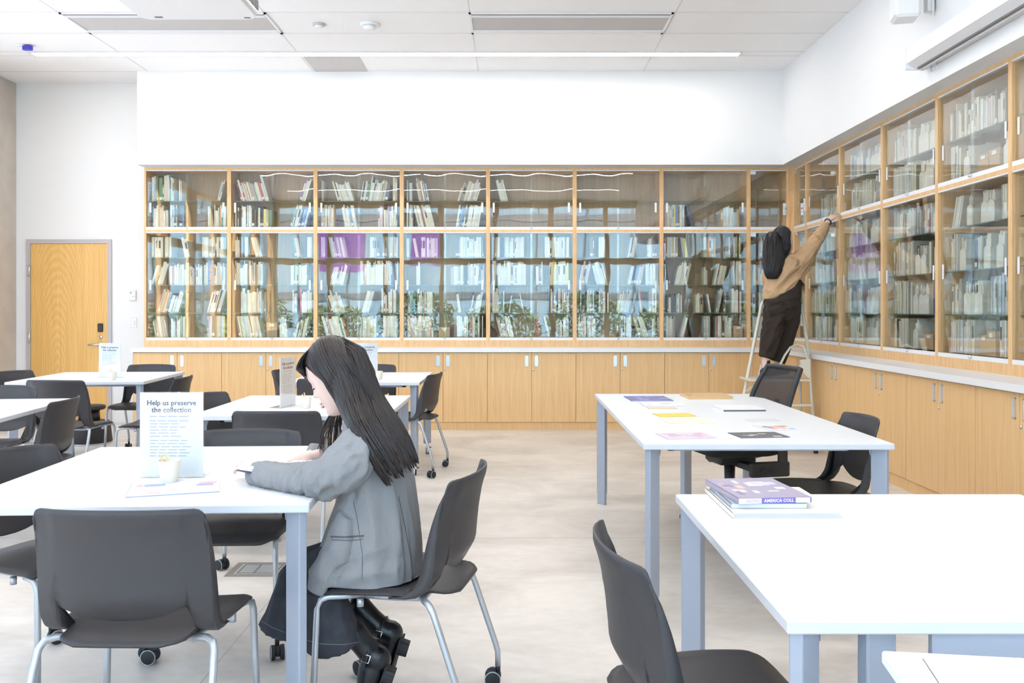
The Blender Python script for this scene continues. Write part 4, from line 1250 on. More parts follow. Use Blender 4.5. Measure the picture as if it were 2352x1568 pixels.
Q = [on(x, y, TH + .0464) for x, y in ((1642, 1099), (1786, 1096), (1845, 1141), (1672, 1145))]
wq = ((Q[1] - Q[0]).length + (Q[2] - Q[3]).length) / 4
lq = abs((Q[0] - Q[3]).y + (Q[1] - Q[2]).y) / 4
b = MB(); b.box(-wq, -wq + wq * .62, -lq - .0012, -lq - .0002, .001, .0155, 1); b.box(-wq * .38, wq, -lq - .0012, -lq - .0002, .001, .0155, 0)
text_mesh(b, 'AMERICA COLL', Matrix.Translation((wq * .10, -lq - .0014, .0082)) @ Matrix.Rotation(R(90), 4, 'X'), .0125, 2, bold=.0003)
text_mesh(b, 'NATIVE', Matrix.Translation((-wq * .62, -lq - .0014, .0082)) @ Matrix.Rotation(R(90), 4, 'X'), .0115, 3, bold=.0002)
b.box(wq * .56, wq * .96, -lq - .0018, -lq - .0013, .001, .0155, 2)
b.build('spine', [cm('violet_spine', (.20, .15, .52)), cm('rose_spine', (.78, .70, .76)), PAPER, cm('mauve_ink', (.58, .48, .62))], ob)
flat('brochure', ((2170, 1512), (2330, 1530), (2345, 1610), (2120, 1600)), .003, (PAPER, cm('pale_peach', (.88, .80, .74)), cm('pale_azure', (.70, .78, .88))), 'pale brochure on the lower side table at the bottom right corner', 'brochure', h=zt, art=(4, 0), seed=41)
# ------------------------------------------------------------------ people
SKIN = mat('skin', (.80, .56, .48), .5, var=.04, vscale=20)
SKIN.node_tree.nodes['Principled BSDF'].inputs['Subsurface Weight'].default_value = .15
SKIN.node_tree.nodes['Principled BSDF'].inputs['Subsurface Radius'].default_value = (.012, .004, .002)
LIP = mat('lips', (.72, .42, .38), .45)
HAIR = mat('dark_brown_hair', (.014, .009, .009), .42, var=.5, vscale=5, stretch=(3, 3, 1))
HAIR2 = mat('brown_hair_strands', (.040, .020, .015), .38, var=.4, vscale=30)
HAIRB = mat('black_hair', (.008, .007, .009), .36)
HAIRB2 = mat('black_hair_strands', (.016, .013, .014), .34)
BLAZER = mat('heather_grey_wool', (.275, .27, .275), .92, var=.18, vscale=320, bump=.35, bscale=520)
SEAMM = mat('blazer_seam', (.11, .11, .115), .9)
DENIM = mat('washed_black_denim', (.035, .036, .045), .9, var=.55, vscale=26, bump=.3, bscale=500)
STITCH = mat('denim_stitch', (.16, .16, .18), .9)
LEATH = mat('black_leather', (.006, .007, .010), .32, bump=.2, bscale=70)
SWEAT = mat('camel_knit', (.60, .385, .215), .95, var=.10, vscale=60, bump=.5, bscale=420)
PANTS = mat('dark_brown_cotton', (.034, .022, .017), .9, var=.2, vscale=30)
NAIL = mat('nail', (.80, .55, .50), .3)


def remesh(o, vox, smooth=4, fac=.6, disp=0, dscale=.08, dmid=.5, seed=0):
    r = o.modifiers.new('join', 'REMESH'); r.mode = 'VOXEL'; r.voxel_size = vox; r.use_smooth_shade = True
    s = o.modifiers.new('soften', 'SMOOTH'); s.factor = fac; s.iterations = smooth
    if disp:
        tx = bpy.data.textures.new('folds', 'CLOUDS'); tx.noise_scale = dscale; tx.noise_depth = 1
        d = o.modifiers.new('folds', 'DISPLACE'); d.texture = tx; d.strength = disp; d.mid_level = dmid; d.texture_coords = 'LOCAL'
    # keep the evaluated result as the mesh itself
    dg = bpy.context.evaluated_depsgraph_get(); dg.update()
    me = bpy.data.meshes.new_from_object(o.evaluated_get(dg))
    me.materials.clear()
    for m in o.data.materials: me.materials.append(m)
    me.polygons.foreach_set('use_smooth', [True] * len(me.polygons))
    o.modifiers.clear(); o.data = me
    return o


def head_mesh(mb, Mh, k=1.0):
    """head in its own frame: x forwards, y to its left, z up, centre between the eyes' height; face from -z chin to +z crown"""
    prof = [  # z, front, back, half width
        (-.118, .040, -.005, .018), (-.113, .062, .000, .030), (-.104, .074, .012, .038), (-.092, .079, .030, .046), (-.078, .077, .044, .053), (-.062, .078, .056, .059),
        (-.046, .079, .066, .063), (-.030, .080, .074, .066), (-.012, .080, .083, .069), (.008, .081, .090, .072), (.026, .084, .095, .074), (.045, .086, .098, .075),
        (.065, .082, .097, .073), (.085, .070, .089, .066), (.102, .050, .070, .052), (.113, .026, .042, .032), (.118, .008, .012, .010)]
    nose = {-.046: .004, -.030: .016, -.020: .027, -.012: .022, .008: .013, .026: .005}
    n = 36; rings = []
    zs = [-.118, -.113, -.108, -.104, -.098, -.092, -.086, -.082, -.076, -.070, -.066, -.062, -.057, -.052, -.046, -.040, -.034, -.029, -.024, -.019, -.012, -.004, .004, .012, .020, .028, .036, .046, .058, .07, .085, .095, .102, .108, .113, .118]

    def lin(z, c):
        for a, b in zip(prof, prof[1:]):
            if a[0] <= z <= b[0]:
                f = (z - a[0]) / (b[0] - a[0]); return a[c] + (b[c] - a[c]) * f
        return prof[-1][c]

    def g(x, m, s): return math.exp(-((x - m) / s) ** 2)
    for z in zs:
        ring = []
        for j in range(n):
            q = 2 * math.pi * j / n
            # denser in front
            q = q + .35 * math.sin(q) * -1 * .0
            c, s = math.cos(q), math.sin(q)
            rx = lin(z, 1) if c > 0 else lin(z, 2)
            x = rx * (abs(c) ** .92) * (1 if c > 0 else -1); y = lin(z, 3) * math.copysign(abs(s) ** .95, s)
            if c > 0:
                x += g(y, 0, .0115) * (.024 * g(z, -.022, .010) + .013 * g(z, -.002, .016) + .004 * g(z, .02, .02))      # nose
                x += g(abs(y), .012, .008) * .007 * g(z, -.027, .007)                                                     # nostril wings
                x += g(y, 0, .020) * (.007 * g(z, -.052, .0055) + .0065 * g(z, -.0655, .006) - .003 * g(z, -.0585, .0025))  # lips
                x += g(y, 0, .018) * .006 * g(z, -.098, .012)                                                             # chin
                x -= g(abs(y), .031, .014) * .008 * g(z, .008, .013)                                                      # eye sockets
                x += g(abs(y), .030, .018) * .004 * g(z, .030, .008)                                                      # brows
                x += g(abs(y), .038, .018) * .004 * g(z, -.022, .018)                                                     # cheeks
            ring.append(Mh @ Vector((x * k, y * k, z * k)))
        rings.append(ring)
    mb.loft(rings)
    # ears
    for s in (-1, 1):
        mb.tube([Mh @ Vector((-.004, s * .070 * k, .024)), Mh @ Vector((-.014, s * .080 * k, .014)), Mh @ Vector((-.012, s * .079 * k, -.010)), Mh @ Vector((-.002, s * .070 * k, -.028))], [.007, .010, .009, .006], n=8, round_ends=True)


def hand(mb, wrist, fwd, up, side, curl=.5, spread=.10, size=1.0, thumb=.6, nails=None):
    """palm and five fingers; fwd along the fingers, up = back of the hand, side = +1 if the thumb points to fwd x up ... the thumb side vector is side*(up x fwd)"""
    f = Vector(fwd).normalized(); u = Vector(up); u = (u - f * u.dot(f)).normalized(); t = u.cross(f) * side       # t: towards the thumb
    w = Vector(wrist); s = size
    P = lambda a, b, c: w + f * a * s + t * b * s + u * c * s
    # palm, from wrist to knuckles
    mb.tube([P(-.03, 0, 0), P(0, 0, 0), P(.03, .003, .001), P(.065, 0, .002), P(.088, -.002, .000)], [.020 * s, .019 * s, .019 * s, .016 * s, .012 * s], [.026 * s, .027 * s, .038 * s, .041 * s, .036 * s], ref=tuple(t), n=14, round_ends=True, power=2.4)
    lens = [.072, .080, .074, .058]; offs = [.030, .0105, -.0095, -.029]; base = [.086, .090, .086, .078]
    for i in range(4):
        a0 = curl * (1 + .08 * i) if not hasattr(curl, '__len__') else curl[i]
        p = P(base[i] - .012, offs[i], .001); d = (f + t * (spread * (1.5 - i) * .55)).normalized(); ang = a0 * .45
        pts = [p]; r = [.0098, .0092, .0086, .0078, .0066]
        segs = [.012 + lens[i] * .1, lens[i] * .40, lens[i] * .30, lens[i] * .24]
        cum = 0
        for k, L in enumerate(segs):
            if k: cum += a0 * (.55, .8, .55)[k - 1] if k <= 3 else 0
            dd = (d * math.cos(cum) - u * math.sin(cum)).normalized()
            p = p + dd * L * s; pts.append(p)
        mb.tube(pts, [q * s * (1, 1, .97, .88)[i] for q in r], ref=tuple(t), n=10, round_ends=True)
        if nails is not None:
            e = pts[-1]; dn = dd; un = (u * math.cos(cum) + d * math.sin(cum)).normalized()
            nails.tube([e - dn * .009 * s + un * .0052 * s, e + dn * .003 * s + un * .0046 * s], [.0022 * s, .0020 * s], [.0050 * s, .0042 * s], ref=tuple(t), n=8, round_ends=True)
    # thumb, leaving the side of the palm near its base
    p0 = P(.014, .020, -.004); p1 = P(.040, .046, -.010 - .010 * thumb); p2 = P(.066, .054 - .016 * thumb, -.014 - .016 * thumb); p3 = P(.088, .052 - .030 * thumb, -.016 - .022 * thumb)
    mb.tube([p0, p1, p2, p3], [.0150 * s, .0125 * s, .0105 * s, .0082 * s], ref=tuple(u), n=10, round_ends=True)


def strands(mb, path, n, seed, spreadf=1.0, r=.0022, mi=1, jitter=.01, endvar=.12, front=None):
    """locks of hair laid over the loft path = [(centre, ra, rb)], following it"""
    q = random.Random(seed)
    C = [Vector(p[0]) for p in path]
    L = Vector((-.185, -.983, 0))
    for k in range(n):
        ph = q.uniform(0, 2 * math.pi) if front is None else q.uniform(*front)
        wob = [q.uniform(-jitter, jitter) for _ in range(3)]; end = 1 - q.uniform(0, endvar); s0 = q.uniform(0, .22)
        pts = []; rr = []
        m = 18
        for i in range(m):
            s = (s0 + (end - s0) * i / (m - 1)) * (len(path) - 1); a = min(int(s), len(path) - 2); f = s - a
            c = C[a].lerp(C[a + 1], f); ra = path[a][1] * (1 - f) + path[a + 1][1] * f; rb = path[a][2] * (1 - f) + path[a + 1][2] * f
            ta = (C[a + 1] - C[max(a - 1, 0)]).normalized(); tb = (C[min(a + 2, len(C) - 1)] - C[a]).normalized(); t = ta.lerp(tb, f).normalized(); b = (path[a][3] if len(path[a]) > 3 else L); b = (b - t * b.dot(t)).normalized(); n_ = t.cross(b)
            sw = 1.0 + .02 * math.sin(i * .9 + k)
            ph2 = ph + wob[0] * 8 * math.sin(i * .35 + wob[1] * 300)
            pts.append(c + n_ * ra * sw * math.cos(ph2) + b * rb * sw * math.sin(ph2)); rr.append(r * min(1, .15 + i * .3) * (1 - .75 * (i / (m - 1)) ** 3) * q.uniform(.85, 1.15))
        mb.tube(pts, rr, [x * 2.2 for x in rr], n=6, mi=mi)


def locks(mb, Mh, lim, tail, n=120, r=.0030):
    """locks of hair running down both sides of the head from the parting"""
    for k in range(n):
        h_ = n // 2
        fx = .082 - .158 * (k % h_) / (h_ - 1); sd_ = 1 if k < h_ else -1
        pts = []
        rx_ = .110 if fx + .012 > 0 else .094
        sc_ = math.sqrt(max(.06, 1 - ((fx + .012) / rx_) ** 2))
        for th_ in (3, 25, 48, 70, 92, 112):
            a_ = R(th_); z_ = .132 * sc_ * math.cos(a_) + .006; x_ = fx - .030 * th_ / 112
            if z_ < .07: x_ = min(x_, lim + max(0, z_) * .5)
            y_ = sd_ * .093 * (sc_ if z_ > .07 else max(sc_, .93)) * math.sin(a_)
            pts.append(Mh @ Vector((max(x_, -.098), y_, z_)))
        pts.append(pts[-1] + tail(sd_))
        wisps(mb, [pts], mi=0 if k % 5 else 1, n=6, r=r, jit=.0025, seed=200 + k)


def wisps(mb, curves, mi=1, n=6, r=.0012, seed=3, jit=.006):
    q = random.Random(seed)
    for c in curves:
        for k in range(n):
            o1 = Vector([q.uniform(-jit, jit) for _ in range(3)]); o2 = Vector([q.uniform(-jit, jit) * 1.6 for _ in range(3)])
            pts = [Vector(p) + o1.lerp(o2, i / max(1, len(c) - 1)) for i, p in enumerate(c)]
            # smooth subdivision
            fine = []
            for i in range(len(pts) - 1):
                p0, p1, p2, p3 = pts[max(0, i - 1)], pts[i], pts[i + 1], pts[min(len(pts) - 1, i + 2)]
                for s in (0, .25, .5, .75):
                    fine.append(.5 * ((2 * p1) + (p2 - p0) * s + (2 * p0 - 5 * p1 + 4 * p2 - p3) * s * s + (3 * p1 - p0 - 3 * p2 + p3) * s ** 3))
            fine.append(pts[-1]); m = len(fine)
            mb.tube(fine, [r * (1 - .7 * (i / m) ** 2) for i in range(m)], n=5, mi=mi)


from mathutils import noise as mnoise


def folds(o, zones):
    """press cloth folds into a mesh: zones = (centre, radius, direction the folds run, amplitude, folds per metre)"""
    me = o.data; me.update()
    no = [v.normal.copy() for v in me.vertices]
    for v, nn in zip(me.vertices, no):
        d = 0
        for c, r, dr, amp, fr in zones:
            wgt = math.exp(-((v.co - c).length / r) ** 2)
            if wgt < .02: continue
            dr = dr.normalized(); al = v.co.dot(dr); pr = v.co - dr * al
            q = pr * fr + dr * al * fr * .22
            k = mnoise.noise(q + Vector((3.1, 7.7, 1.3))) + .5 * mnoise.noise(q * 1.9)
            d += 1.7 * amp * wgt * (.8 - 2.4 * abs(k))
        v.co += nn * d
    me.update()


def off(loc): return Matrix.Translation(-Vector(loc))


# ---- the woman reading
W1 = (-.42, 2.936, 0)
root = empty('person', W1, 0, 'seated woman with long dark brown hair in a grey blazer, reading at the front table', 'person')
T = off(W1)
g = lambda x, y, d: PX(x, y, d)
fwd = Vector((-.983, .185, 0)); lat = Vector((-.185, -.983, 0))       # lat: her left, towards the camera
pitch = R(27)
hf = (fwd * math.cos(pitch) - Vector((0, 0, 1)) * math.sin(pitch)); hu = (fwd * math.sin(pitch) + Vector((0, 0, 1)) * math.cos(pitch))
hc = g(772, 868, 2.93)
Mh = T @ Matrix.Translation(hc) @ Matrix((hf, lat, hu)).transposed().to_4x4()
b = MB()
head_mesh(b, Mh, .97)
nb = hc - hu * .05 - hf * .03
b.tube([T @ v for v in (nb, hc - hu * .125 - hf * .028 + Vector((0, 0, -.0)), g(825, 985, 2.93))], [.052, .050, .06], n=16)
# trunk, arms, legs under the clothes
b.tube([T @ v for v in (g(868, 1290, 2.93), g(868, 1200, 2.93), g(868, 1100, 2.93), g(850, 1030, 2.93), g(828, 985, 2.93))], [.10, .09, .085, .07, .045], [.15, .13, .13, .14, .09], ref=tuple(lat), n=16, round_ends=True)
b.tube([T @ v for v in (g(845, 1012, 2.80), g(800, 1060, 2.755), g(752, 1102, 2.745), g(660, 1096, 2.84), g(606, 1084, 2.935))], [.045, .042, .036, .03, .022], n=12, round_ends=True)
b.tube([T @ v for v in (g(835, 1000, 3.06), g(805, 1060, 3.14), g(790, 1085, 3.17), g(755, 1056, 3.15), g(716, 1044, 3.10))], [.045, .040, .034, .028, .020], n=12, round_ends=True)
for dd, kn, an in ((2.83, g(722, 1340, 2.82), g(820, 1480, 2.86)), (3.03, g(690, 1335, 3.02), g(840, 1425, 3.0))):
    b.tube([T @ v for v in (g(868, 1285, dd), g(790, 1290, dd), kn)], [.05, .05, .04], n=12, round_ends=True)
    b.tube([T @ v for v in (kn, (kn + an) / 2 + Vector((0, 0, -.01)), an)], [.036, .030, .022], n=12, round_ends=True)
nl = MB()
# near (left) hand: grips the outer edge of the book
hand(b, T @ g(594, 1077, 2.955), (-.75, .62, .10), (-.2, -.45, .9), -1, curl=.42, size=.88, thumb=.35, nails=nl)
# far (right) hand: spread on the page, fingers pointing away from her
hand(b, T @ g(714, 1045, 3.09), (-.90, -.36, -.16), (-.15, -.15, 1), 1, curl=[.30, .34, .42, .52], spread=.22, size=.86, thumb=.3, nails=nl)
body = remesh(b.build('body', SKIN, root), .0036, smooth=2, fac=.5)
nl.build('fingernails', NAIL, body)
lp = MB()
for s_, z, r_ in ((0, -.0525, .0045), (0, -.0640, .0050)):
    lp.tube([Mh @ Vector(v) for v in ((.0765, .021, z - .002), (.083, .010, z), (.0862, 0, z), (.083, -.010, z), (.0765, -.021, z - .002))], [.0018, r_ * .9, r_, r_ * .9, .0018], n=8)
lp.build('lips', LIP, body)
ey = MB()
for s_ in (-1, 1):
    ey.tube([Mh @ Vector(v) for v in ((.0745, s_ * .016, .002), (.0775, s_ * .024, -.0025), (.0755, s_ * .033, -.003), (.0665, s_ * .044, .000))], [.0008, .0017, .0017, .0008], n=6)
    ey.tube([Mh @ Vector(v) for v in ((.083, s_ * .014, .024), (.085, s_ * .026, .028), (.076, s_ * .042, .026))], [.0012, .0017, .0008], [.0012, .003, .001], n=6)
ey.build('eyelashes', HAIR, body)

# blazer
b = MB()
tor = [(842, 1334, .188, .190), (850, 1290, .172, .192), (858, 1235, .155, .182), (866, 1170, .132, .172), (868, 1110, .112, .172), (860, 1060, .098, .182), (848, 1020, .086, .188), (838, 992, .070, .165), (828, 970, .056, .10), (818, 952, .05, .066)]
b.tube([T @ g(x, y, 2.93) for x, y, _, _ in tor], [r[2] for r in tor], [r[3] for r in tor], ref=tuple(lat), n=28, power=2.25)
b.tube([T @ v for v in (g(838, 1004, 2.82), g(826, 1030, 2.775), g(802, 1062, 2.745), g(770, 1092, 2.735), g(742, 1102, 2.745), g(706, 1100, 2.785), g(650, 1096, 2.845), g(612, 1090, 2.905), g(584, 1088, 2.955))],
       [.060, .072, .073, .066, .058, .048, .043, .044, .040], n=20)
b.tube([T @ v for v in (g(836, 1002, 3.06), g(822, 1040, 3.12), g(800, 1080, 3.165), g(780, 1078, 3.17), g(757, 1056, 3.15), g(728, 1042, 3.125), g(708, 1038, 3.11))], [.070, .068, .060, .052, .044, .038, .033], n=18)
# front panel falling over the lap towards the knee
b.tube([T @ v for v in (g(800, 1180, 2.80), g(772, 1260, 2.79), g(740, 1325, 2.77), g(722, 1362, 2.76))], [.055, .070, .050, .022], [.035, .045, .040, .030], n=14)
b.tube([T @ v for v in (g(800, 1180, 3.02), g(768, 1260, 3.02), g(735, 1310, 3.02))], [.055, .060, .035], [.035, .050, .035], n=14)
jk = remesh(b.build('blazer', BLAZER, root), .0058, smooth=5, fac=.6)
TW = lambda x, y, d: T @ g(x, y, d)
folds(jk, [(TW(750, 1098, 2.72), .10, Vector((.35, 0, 1)), .0085, 24), (TW(690, 1096, 2.78), .10, Vector((.2, 0, 1)), .0065, 26), (TW(610, 1088, 2.88), .07, Vector((.1, 0, 1)), .006, 28),
           (TW(815, 1045, 2.70), .10, Vector((1, 0, .8)), .006, 20), (TW(870, 1020, 2.72), .09, Vector((.6, 0, -1)), .005, 20),
           (TW(850, 1200, 2.76), .17, Vector((.3, 0, -1)), .0055, 11), (TW(930, 1290, 2.78), .14, Vector((.12, 0, 1)), .007, 13), (TW(760, 1310, 2.76), .10, Vector((.9, 0, .55)), .008, 14),
           (TW(840, 1320, 2.76), .10, Vector((1, 0, .35)), .006, 14)])
for v in jk.data.vertices:                             # the hem rests on the seat
    if v.co.x + W1[0] > -.575 and v.co.z < .464: v.co.z = .464 - (.464 - v.co.z) * .02
jk.data.update()
sm = MB()
cut = lambda pts, r=.0022, mi=0: sm.tube([T @ g(*p) for p in pts], r, n=6, mi=mi)
sm.build('pocket_seam', SEAMM, jk) if False else None


def on_skin(obj, pts, r, name, m, parent, lift=.001, toward=Vector((0, -1, 0))):
    """a thin line laid on the surface of obj: each pixel point is found by looking from the front"""
    from mathutils.bvhtree import BVHTree
    bv = BVHTree.FromPolygons([v.co for v in obj.data.vertices], [p.vertices for p in obj.data.polygons])
    base = Vector(parent.matrix_world.translation) if False else Vector(root_loc)
    out = []
    for x, y in pts:
        d0 = Vector(((x - VX) / F, 1, -(y - VY) / F)).normalized(); o0 = Vector((0, 0, H)) - base
        hit = bv.ray_cast(o0, d0)
        if hit[0] is not None: out.append(hit[0] + hit[1] * lift)
    if len(out) > 1:
        q = MB(); q.tube(out, r, n=6); q.build(name, m, parent)


root_loc = W1


def line(pts, steps=6):
    out = []
    for (x0, y0), (x1, y1) in zip(pts, pts[1:]):
        for k in range(steps): out.append((x0 + (x1 - x0) * k / steps, y0 + (y1 - y0) * k / steps))
    return out + [pts[-1]]


on_skin(jk, line([(760, 1232), (790, 1233), (836, 1230)]), .0024, 'pocket_welt', SEAMM, jk)
on_skin(jk, line([(762, 1239), (800, 1241), (834, 1238)]), .0010, 'pocket_welt', SEAMM, jk)
on_skin(jk, line([(812, 1150), (822, 1200), (832, 1270), (832, 1330)]), .0009, 'dart_seam', SEAMM, jk)
on_skin(jk, line([(915, 1140), (930, 1210), (945, 1290), (948, 1330)]), .0012, 'side_seam', SEAMM, jk)
# jeans
b = MB()
b.tube([T @ v for v in (g(880, 1262, 2.93), g(850, 1275, 2.93), g(800, 1285, 2.93))], [.10, .10, .08], [.17, .17, .15], ref=tuple(lat), n=18, round_ends=True)
b.tube([T @ v for v in (g(860, 1285, 2.83), g(790, 1290, 2.83), g(738, 1312, 2.82), g(722, 1345, 2.82), g(740, 1385, 2.83), g(758, 1430, 2.84), g(767, 1478, 2.85))], [.080, .078, .074, .072, .074, .082, .092], n=20)
b.tube([T @ v for v in (g(850, 1282, 3.03), g(770, 1290, 3.03), g(706, 1308, 3.02), g(682, 1335, 3.02), g(672, 1375, 3.01), g(664, 1415, 3.0), g(655, 1448, 3.0))], [.080, .080, .074, .066, .068, .078, .092], n=20)
jn = remesh(b.build('jeans', DENIM, root), .0065, smooth=4)
folds(jn, [(TW(640, 1360, 2.95), .12, Vector((.3, 0, 1)), .006, 14), (TW(760, 1430, 2.75), .12, Vector((.15, 0, 1)), .006, 13)])
on_skin(jn, line([(706, 1470), (740, 1478), (790, 1480), (832, 1472)], 8), .0013, 'hem_stitching', STITCH, jn)
on_skin(jn, line([(598, 1424), (625, 1440), (655, 1452)], 8), .0013, 'hem_stitching', STITCH, jn)


def boot(shaft_top, ankle, heel, toe, latv, nm='boot'):
    q = MB()
    st, an, he, to = [Vector(v) for v in (shaft_top, ankle, heel, toe)]
    q.tube([T @ v for v in (st, st.lerp(an, .5), an, an.lerp(he, .45))], [.042, .038, .040, .042], n=16, round_ends=True)
    ax = (to - he); L = ax.length; axn = ax.normalized()
    n_ = (an - he); n_ = (n_ - axn * n_.dot(axn)).normalized()
    c = [he.lerp(to, s) + n_ * h for s, h in ((.02, .036), (.2, .044), (.42, .040), (.62, .030), (.82, .024), (.97, .018))]
    q.tube([T @ v for v in c], [.036, .043, .038, .029, .023, .015], [.032, .036, .038, .042, .038, .022], ref=tuple(latv), n=16, round_ends=True)
    o = remesh(q.build(nm, LEATH, root), .005, smooth=2)
    s = MB()
    sole = [he.lerp(to, t_) - n_ * .003 for t_ in (-.02, .2, .45, .7, .9, 1.02)]
    s.tube([T @ v for v in sole], [.005] * 6, [.030, .032, .030, .040, .034, .012], ref=tuple(latv), n=12)
    hb = [he.lerp(to, .02) - n_ * 0, he.lerp(to, .02) - n_ * .034]
    s.tube([T @ (v + axn * .028) for v in hb], [.027, .025], [.028, .027], ref=tuple(latv), n=16, power=2.8, smooth=False)
    s.build('sole', M['rubber'], o)
    st_ = MB(); st_.tube([T @ (an + (axn * math.cos(a) * .040 + latv * math.sin(a) * .043)) for a in [R(x) for x in range(0, 361, 20)]], .004, [.007] * 19, n=6)
    st_.build('strap', LEATH, o)
    bk = MB(); cpt = an + latv * .045 + axn * .0
    bk.tube([T @ (cpt + axn * a_ + n_ * b_) for a_, b_ in ((-.012, -.011), (-.012, .011), (.012, .011), (.012, -.011), (-.012, -.011))], .002, n=6)
    bk.build('buckle', M['chrome'], o)
    return o


boot(g(812, 1452, 2.86), g(852, 1500, 2.87), g(890, 1524, 2.87), g(850, 1642, 2.87), lat)
boot(g(826, 1396, 3.0), g(878, 1446, 3.0), g(922, 1462, 3.0), g(882, 1594, 3.0), lat)

# her hair
hp = [(g(772, 838, 2.93) + hu * .055, .060, .055), (g(788, 838, 2.925), .084, .088), (g(802, 864, 2.92), .074, .092), (g(819, 899, 2.91), .066, .098), (g(838, 940, 2.895), .064, .112), (g(868, 985, 2.862), .058, .146),
      (g(894, 1028, 2.850), .056, .148), (g(914, 1064, 2.850), .052, .138), (g(928, 1090, 2.850), .046, .126)]
hp2 = [(T @ c, a, l) for c, a, l in hp]
b = MB()
q5 = hp2[:-1]; q5[-1] = (q5[-1][0], q5[-1][1] * .7, q5[-1][2] * .85)
b.tube([c for c, _, _ in q5], [a * .97 for _, a, _ in q5], [l * .97 for _, _, l in q5], ref=tuple(lat), n=26)
# cap over the skull
rings = []
for i in range(12):
    th = math.pi * (.02 + .60 * i / 11); ring = []
    for j in range(26):
        q = 2 * math.pi * j / 26
        x = (.108 if math.cos(q) > 0 else .090) * math.sin(th) * math.cos(q) - .012; y = .088 * math.sin(th) * math.sin(q); z = .128 * math.cos(th) + .004
        if z < .066: x = min(x, .004 + max(0, z) * .45)
        ring.append(Mh @ Vector((x, y, z)))
    rings.append(ring)
b.loft(rings, 0)
hr = remesh(b.build('hair', [HAIR, HAIR2], root), .006, smooth=3)
b = MB()
strands(b, hp2, 330, 11, r=.0024, mi=0, jitter=.010, endvar=.26)
strands(b, hp2, 120, 12, r=.0016, mi=1, jitter=.014, endvar=.10)
locks(b, Mh, .006, lambda sd_: (T @ g(838, 950, 2.90) - T @ g(802, 885, 2.92)) * (1.25 if sd_ > 0 else .2) - lat * .03 * sd_)
# fringe over the forehead and the locks beside the face
fr_ = []
for k in range(26):
    y = -.052 + .108 * k / 25
    fr_.append([Mh @ Vector(v) for v in ((.0, y * .4, .128), (.055, y * .8, .110), (.084, y, .082), (.093 - abs(y) * .45, y * 1.1, .052 + .010 * math.sin(k * 2.1)))])
wisps(b, fr_, mi=0, n=5, r=.0018, jit=.003)
wisps(b, [[T @ g(*p) for p in c] for c in (
    [(795, 930, 2.84), (822, 965, 2.775), (848, 1000, 2.735), (862, 1040, 2.73)], [(800, 950, 2.82), (808, 985, 2.765), (812, 1012, 2.745)],
    [(790, 900, 3.00), (768, 950, 3.02), (748, 990, 3.02), (735, 1030, 3.02)], [(785, 900, 3.00), (765, 960, 3.02), (756, 1010, 3.02), (762, 1050, 3.02)],
    [(790, 910, 3.02), (775, 965, 3.04), (770, 1010, 3.04), (768, 1040, 3.04)], [(792, 910, 3.02), (782, 965, 3.04), (782, 1000, 3.04), (778, 1030, 3.04)],
    [(795, 915, 3.0), (760, 955, 3.02), (740, 1000, 3.03), (742, 1035, 3.03)])], mi=1, n=16, r=.0012, jit=.007, seed=9)
b.build('hair_strands', [HAIR, HAIR2], hr)

# the book she holds
bk = empty('open_book', (-.765, 3.02, .79), R(169 - 90), 'open book with dark blue cover held by the seated woman', 'book')
rows = []
for s_, nm, sg in ((1, 'page_block', -1), (1, 'page_block', 1)):
    prof = [(0, .004), (.02, .020), (.06, .022), (.10, .015), (.142, .008)]
    rr = [[(sg * x, y, z) for x, z in prof] + [(sg * x, y, z - .009) for x, z in prof[::-1]] for y in (-.10, .10)]
    q = MB(); q.loft(rr, 0, False); q.build(nm, PAPER, bk)
NAVY = mat('navy_cover', (.03, .04, .13), .4)
for sg in (-1, 1):
    q = MB(); rr = [[(sg * x, y, z) for x, z in ((0, -.006), (.15, -.004), (.15, -.002), (0, -.0035))] for y in (-.108, .108)]; q.loft(rr, 0, False); q.build('cover', NAVY, bk)
bk.rotation_euler = (R(6), 0, R(169 - 90))

# ---- the woman on the ladder
W2 = (2.54, 8.44, 0)
g = lambda x, y, d: PX(x, y, d - .14)
root_loc = W2
root2 = empty('person', W2, 0, 'woman with long black hair and camel sweater reaching up from the ladder', 'person')
T = off(W2)
D = 8.58
facing = Vector((.72, .69, 0)).normalized(); lat2 = Vector((-facing.y, facing.x, 0))
hc = g(1801, 552, D)
hfd = Vector((.86, .42, .22)).normalized(); hlt = Vector((0, 0, 1)).cross(hfd).normalized(); hup = hfd.cross(hlt)
Mh = T @ Matrix.Translation(hc) @ Matrix((hfd, hlt, hup)).transposed().to_4x4()
LD = Vector((1, 0, 0))
b = MB(); head_mesh(b, Mh, .98)
b.tube([T @ v for v in (hc - Vector((.02, 0, .03)), g(1797, 590, D), g(1806, 612, D))], [.05, .05, .06], n=14)
b.tube([T @ v for v in (g(1798, 700, D), g(1800, 650, D), g(1806, 615, D), g(1806, 602, D))], [.06, .07, .08, .06], [.09, .10, .13, .11], ref=tuple(lat2), n=14, round_ends=True)
b.tube([T @ v for v in (g(1828, 605, D), g(1862, 562, 8.58), g(1888, 530, 8.64), g(1903, 508, 8.70))], [.042, .038, .032, .024], n=12, round_ends=True)
b.tube([T @ v for v in (g(1775, 606, 8.62), g(1768, 650, 8.75), g(1790, 672, 8.95))], [.042, .036, .026], n=12, round_ends=True)
for hx, kx, ax_, ay, dd in ((1783, 1774, 1758, 832, 8.50), (1815, 1812, 1786, 838, 8.64)):
    b.tube([T @ v for v in (g(hx, 712, dd), g(kx, 755, dd), g(ax_, ay, dd), g(ax_, ay + 10, dd))], [.05, .05, .036, .034], n=12, round_ends=True)
nl = MB()
hd = (g(1925, 484, 8.79) - g(1903, 508, 8.70)).normalized()
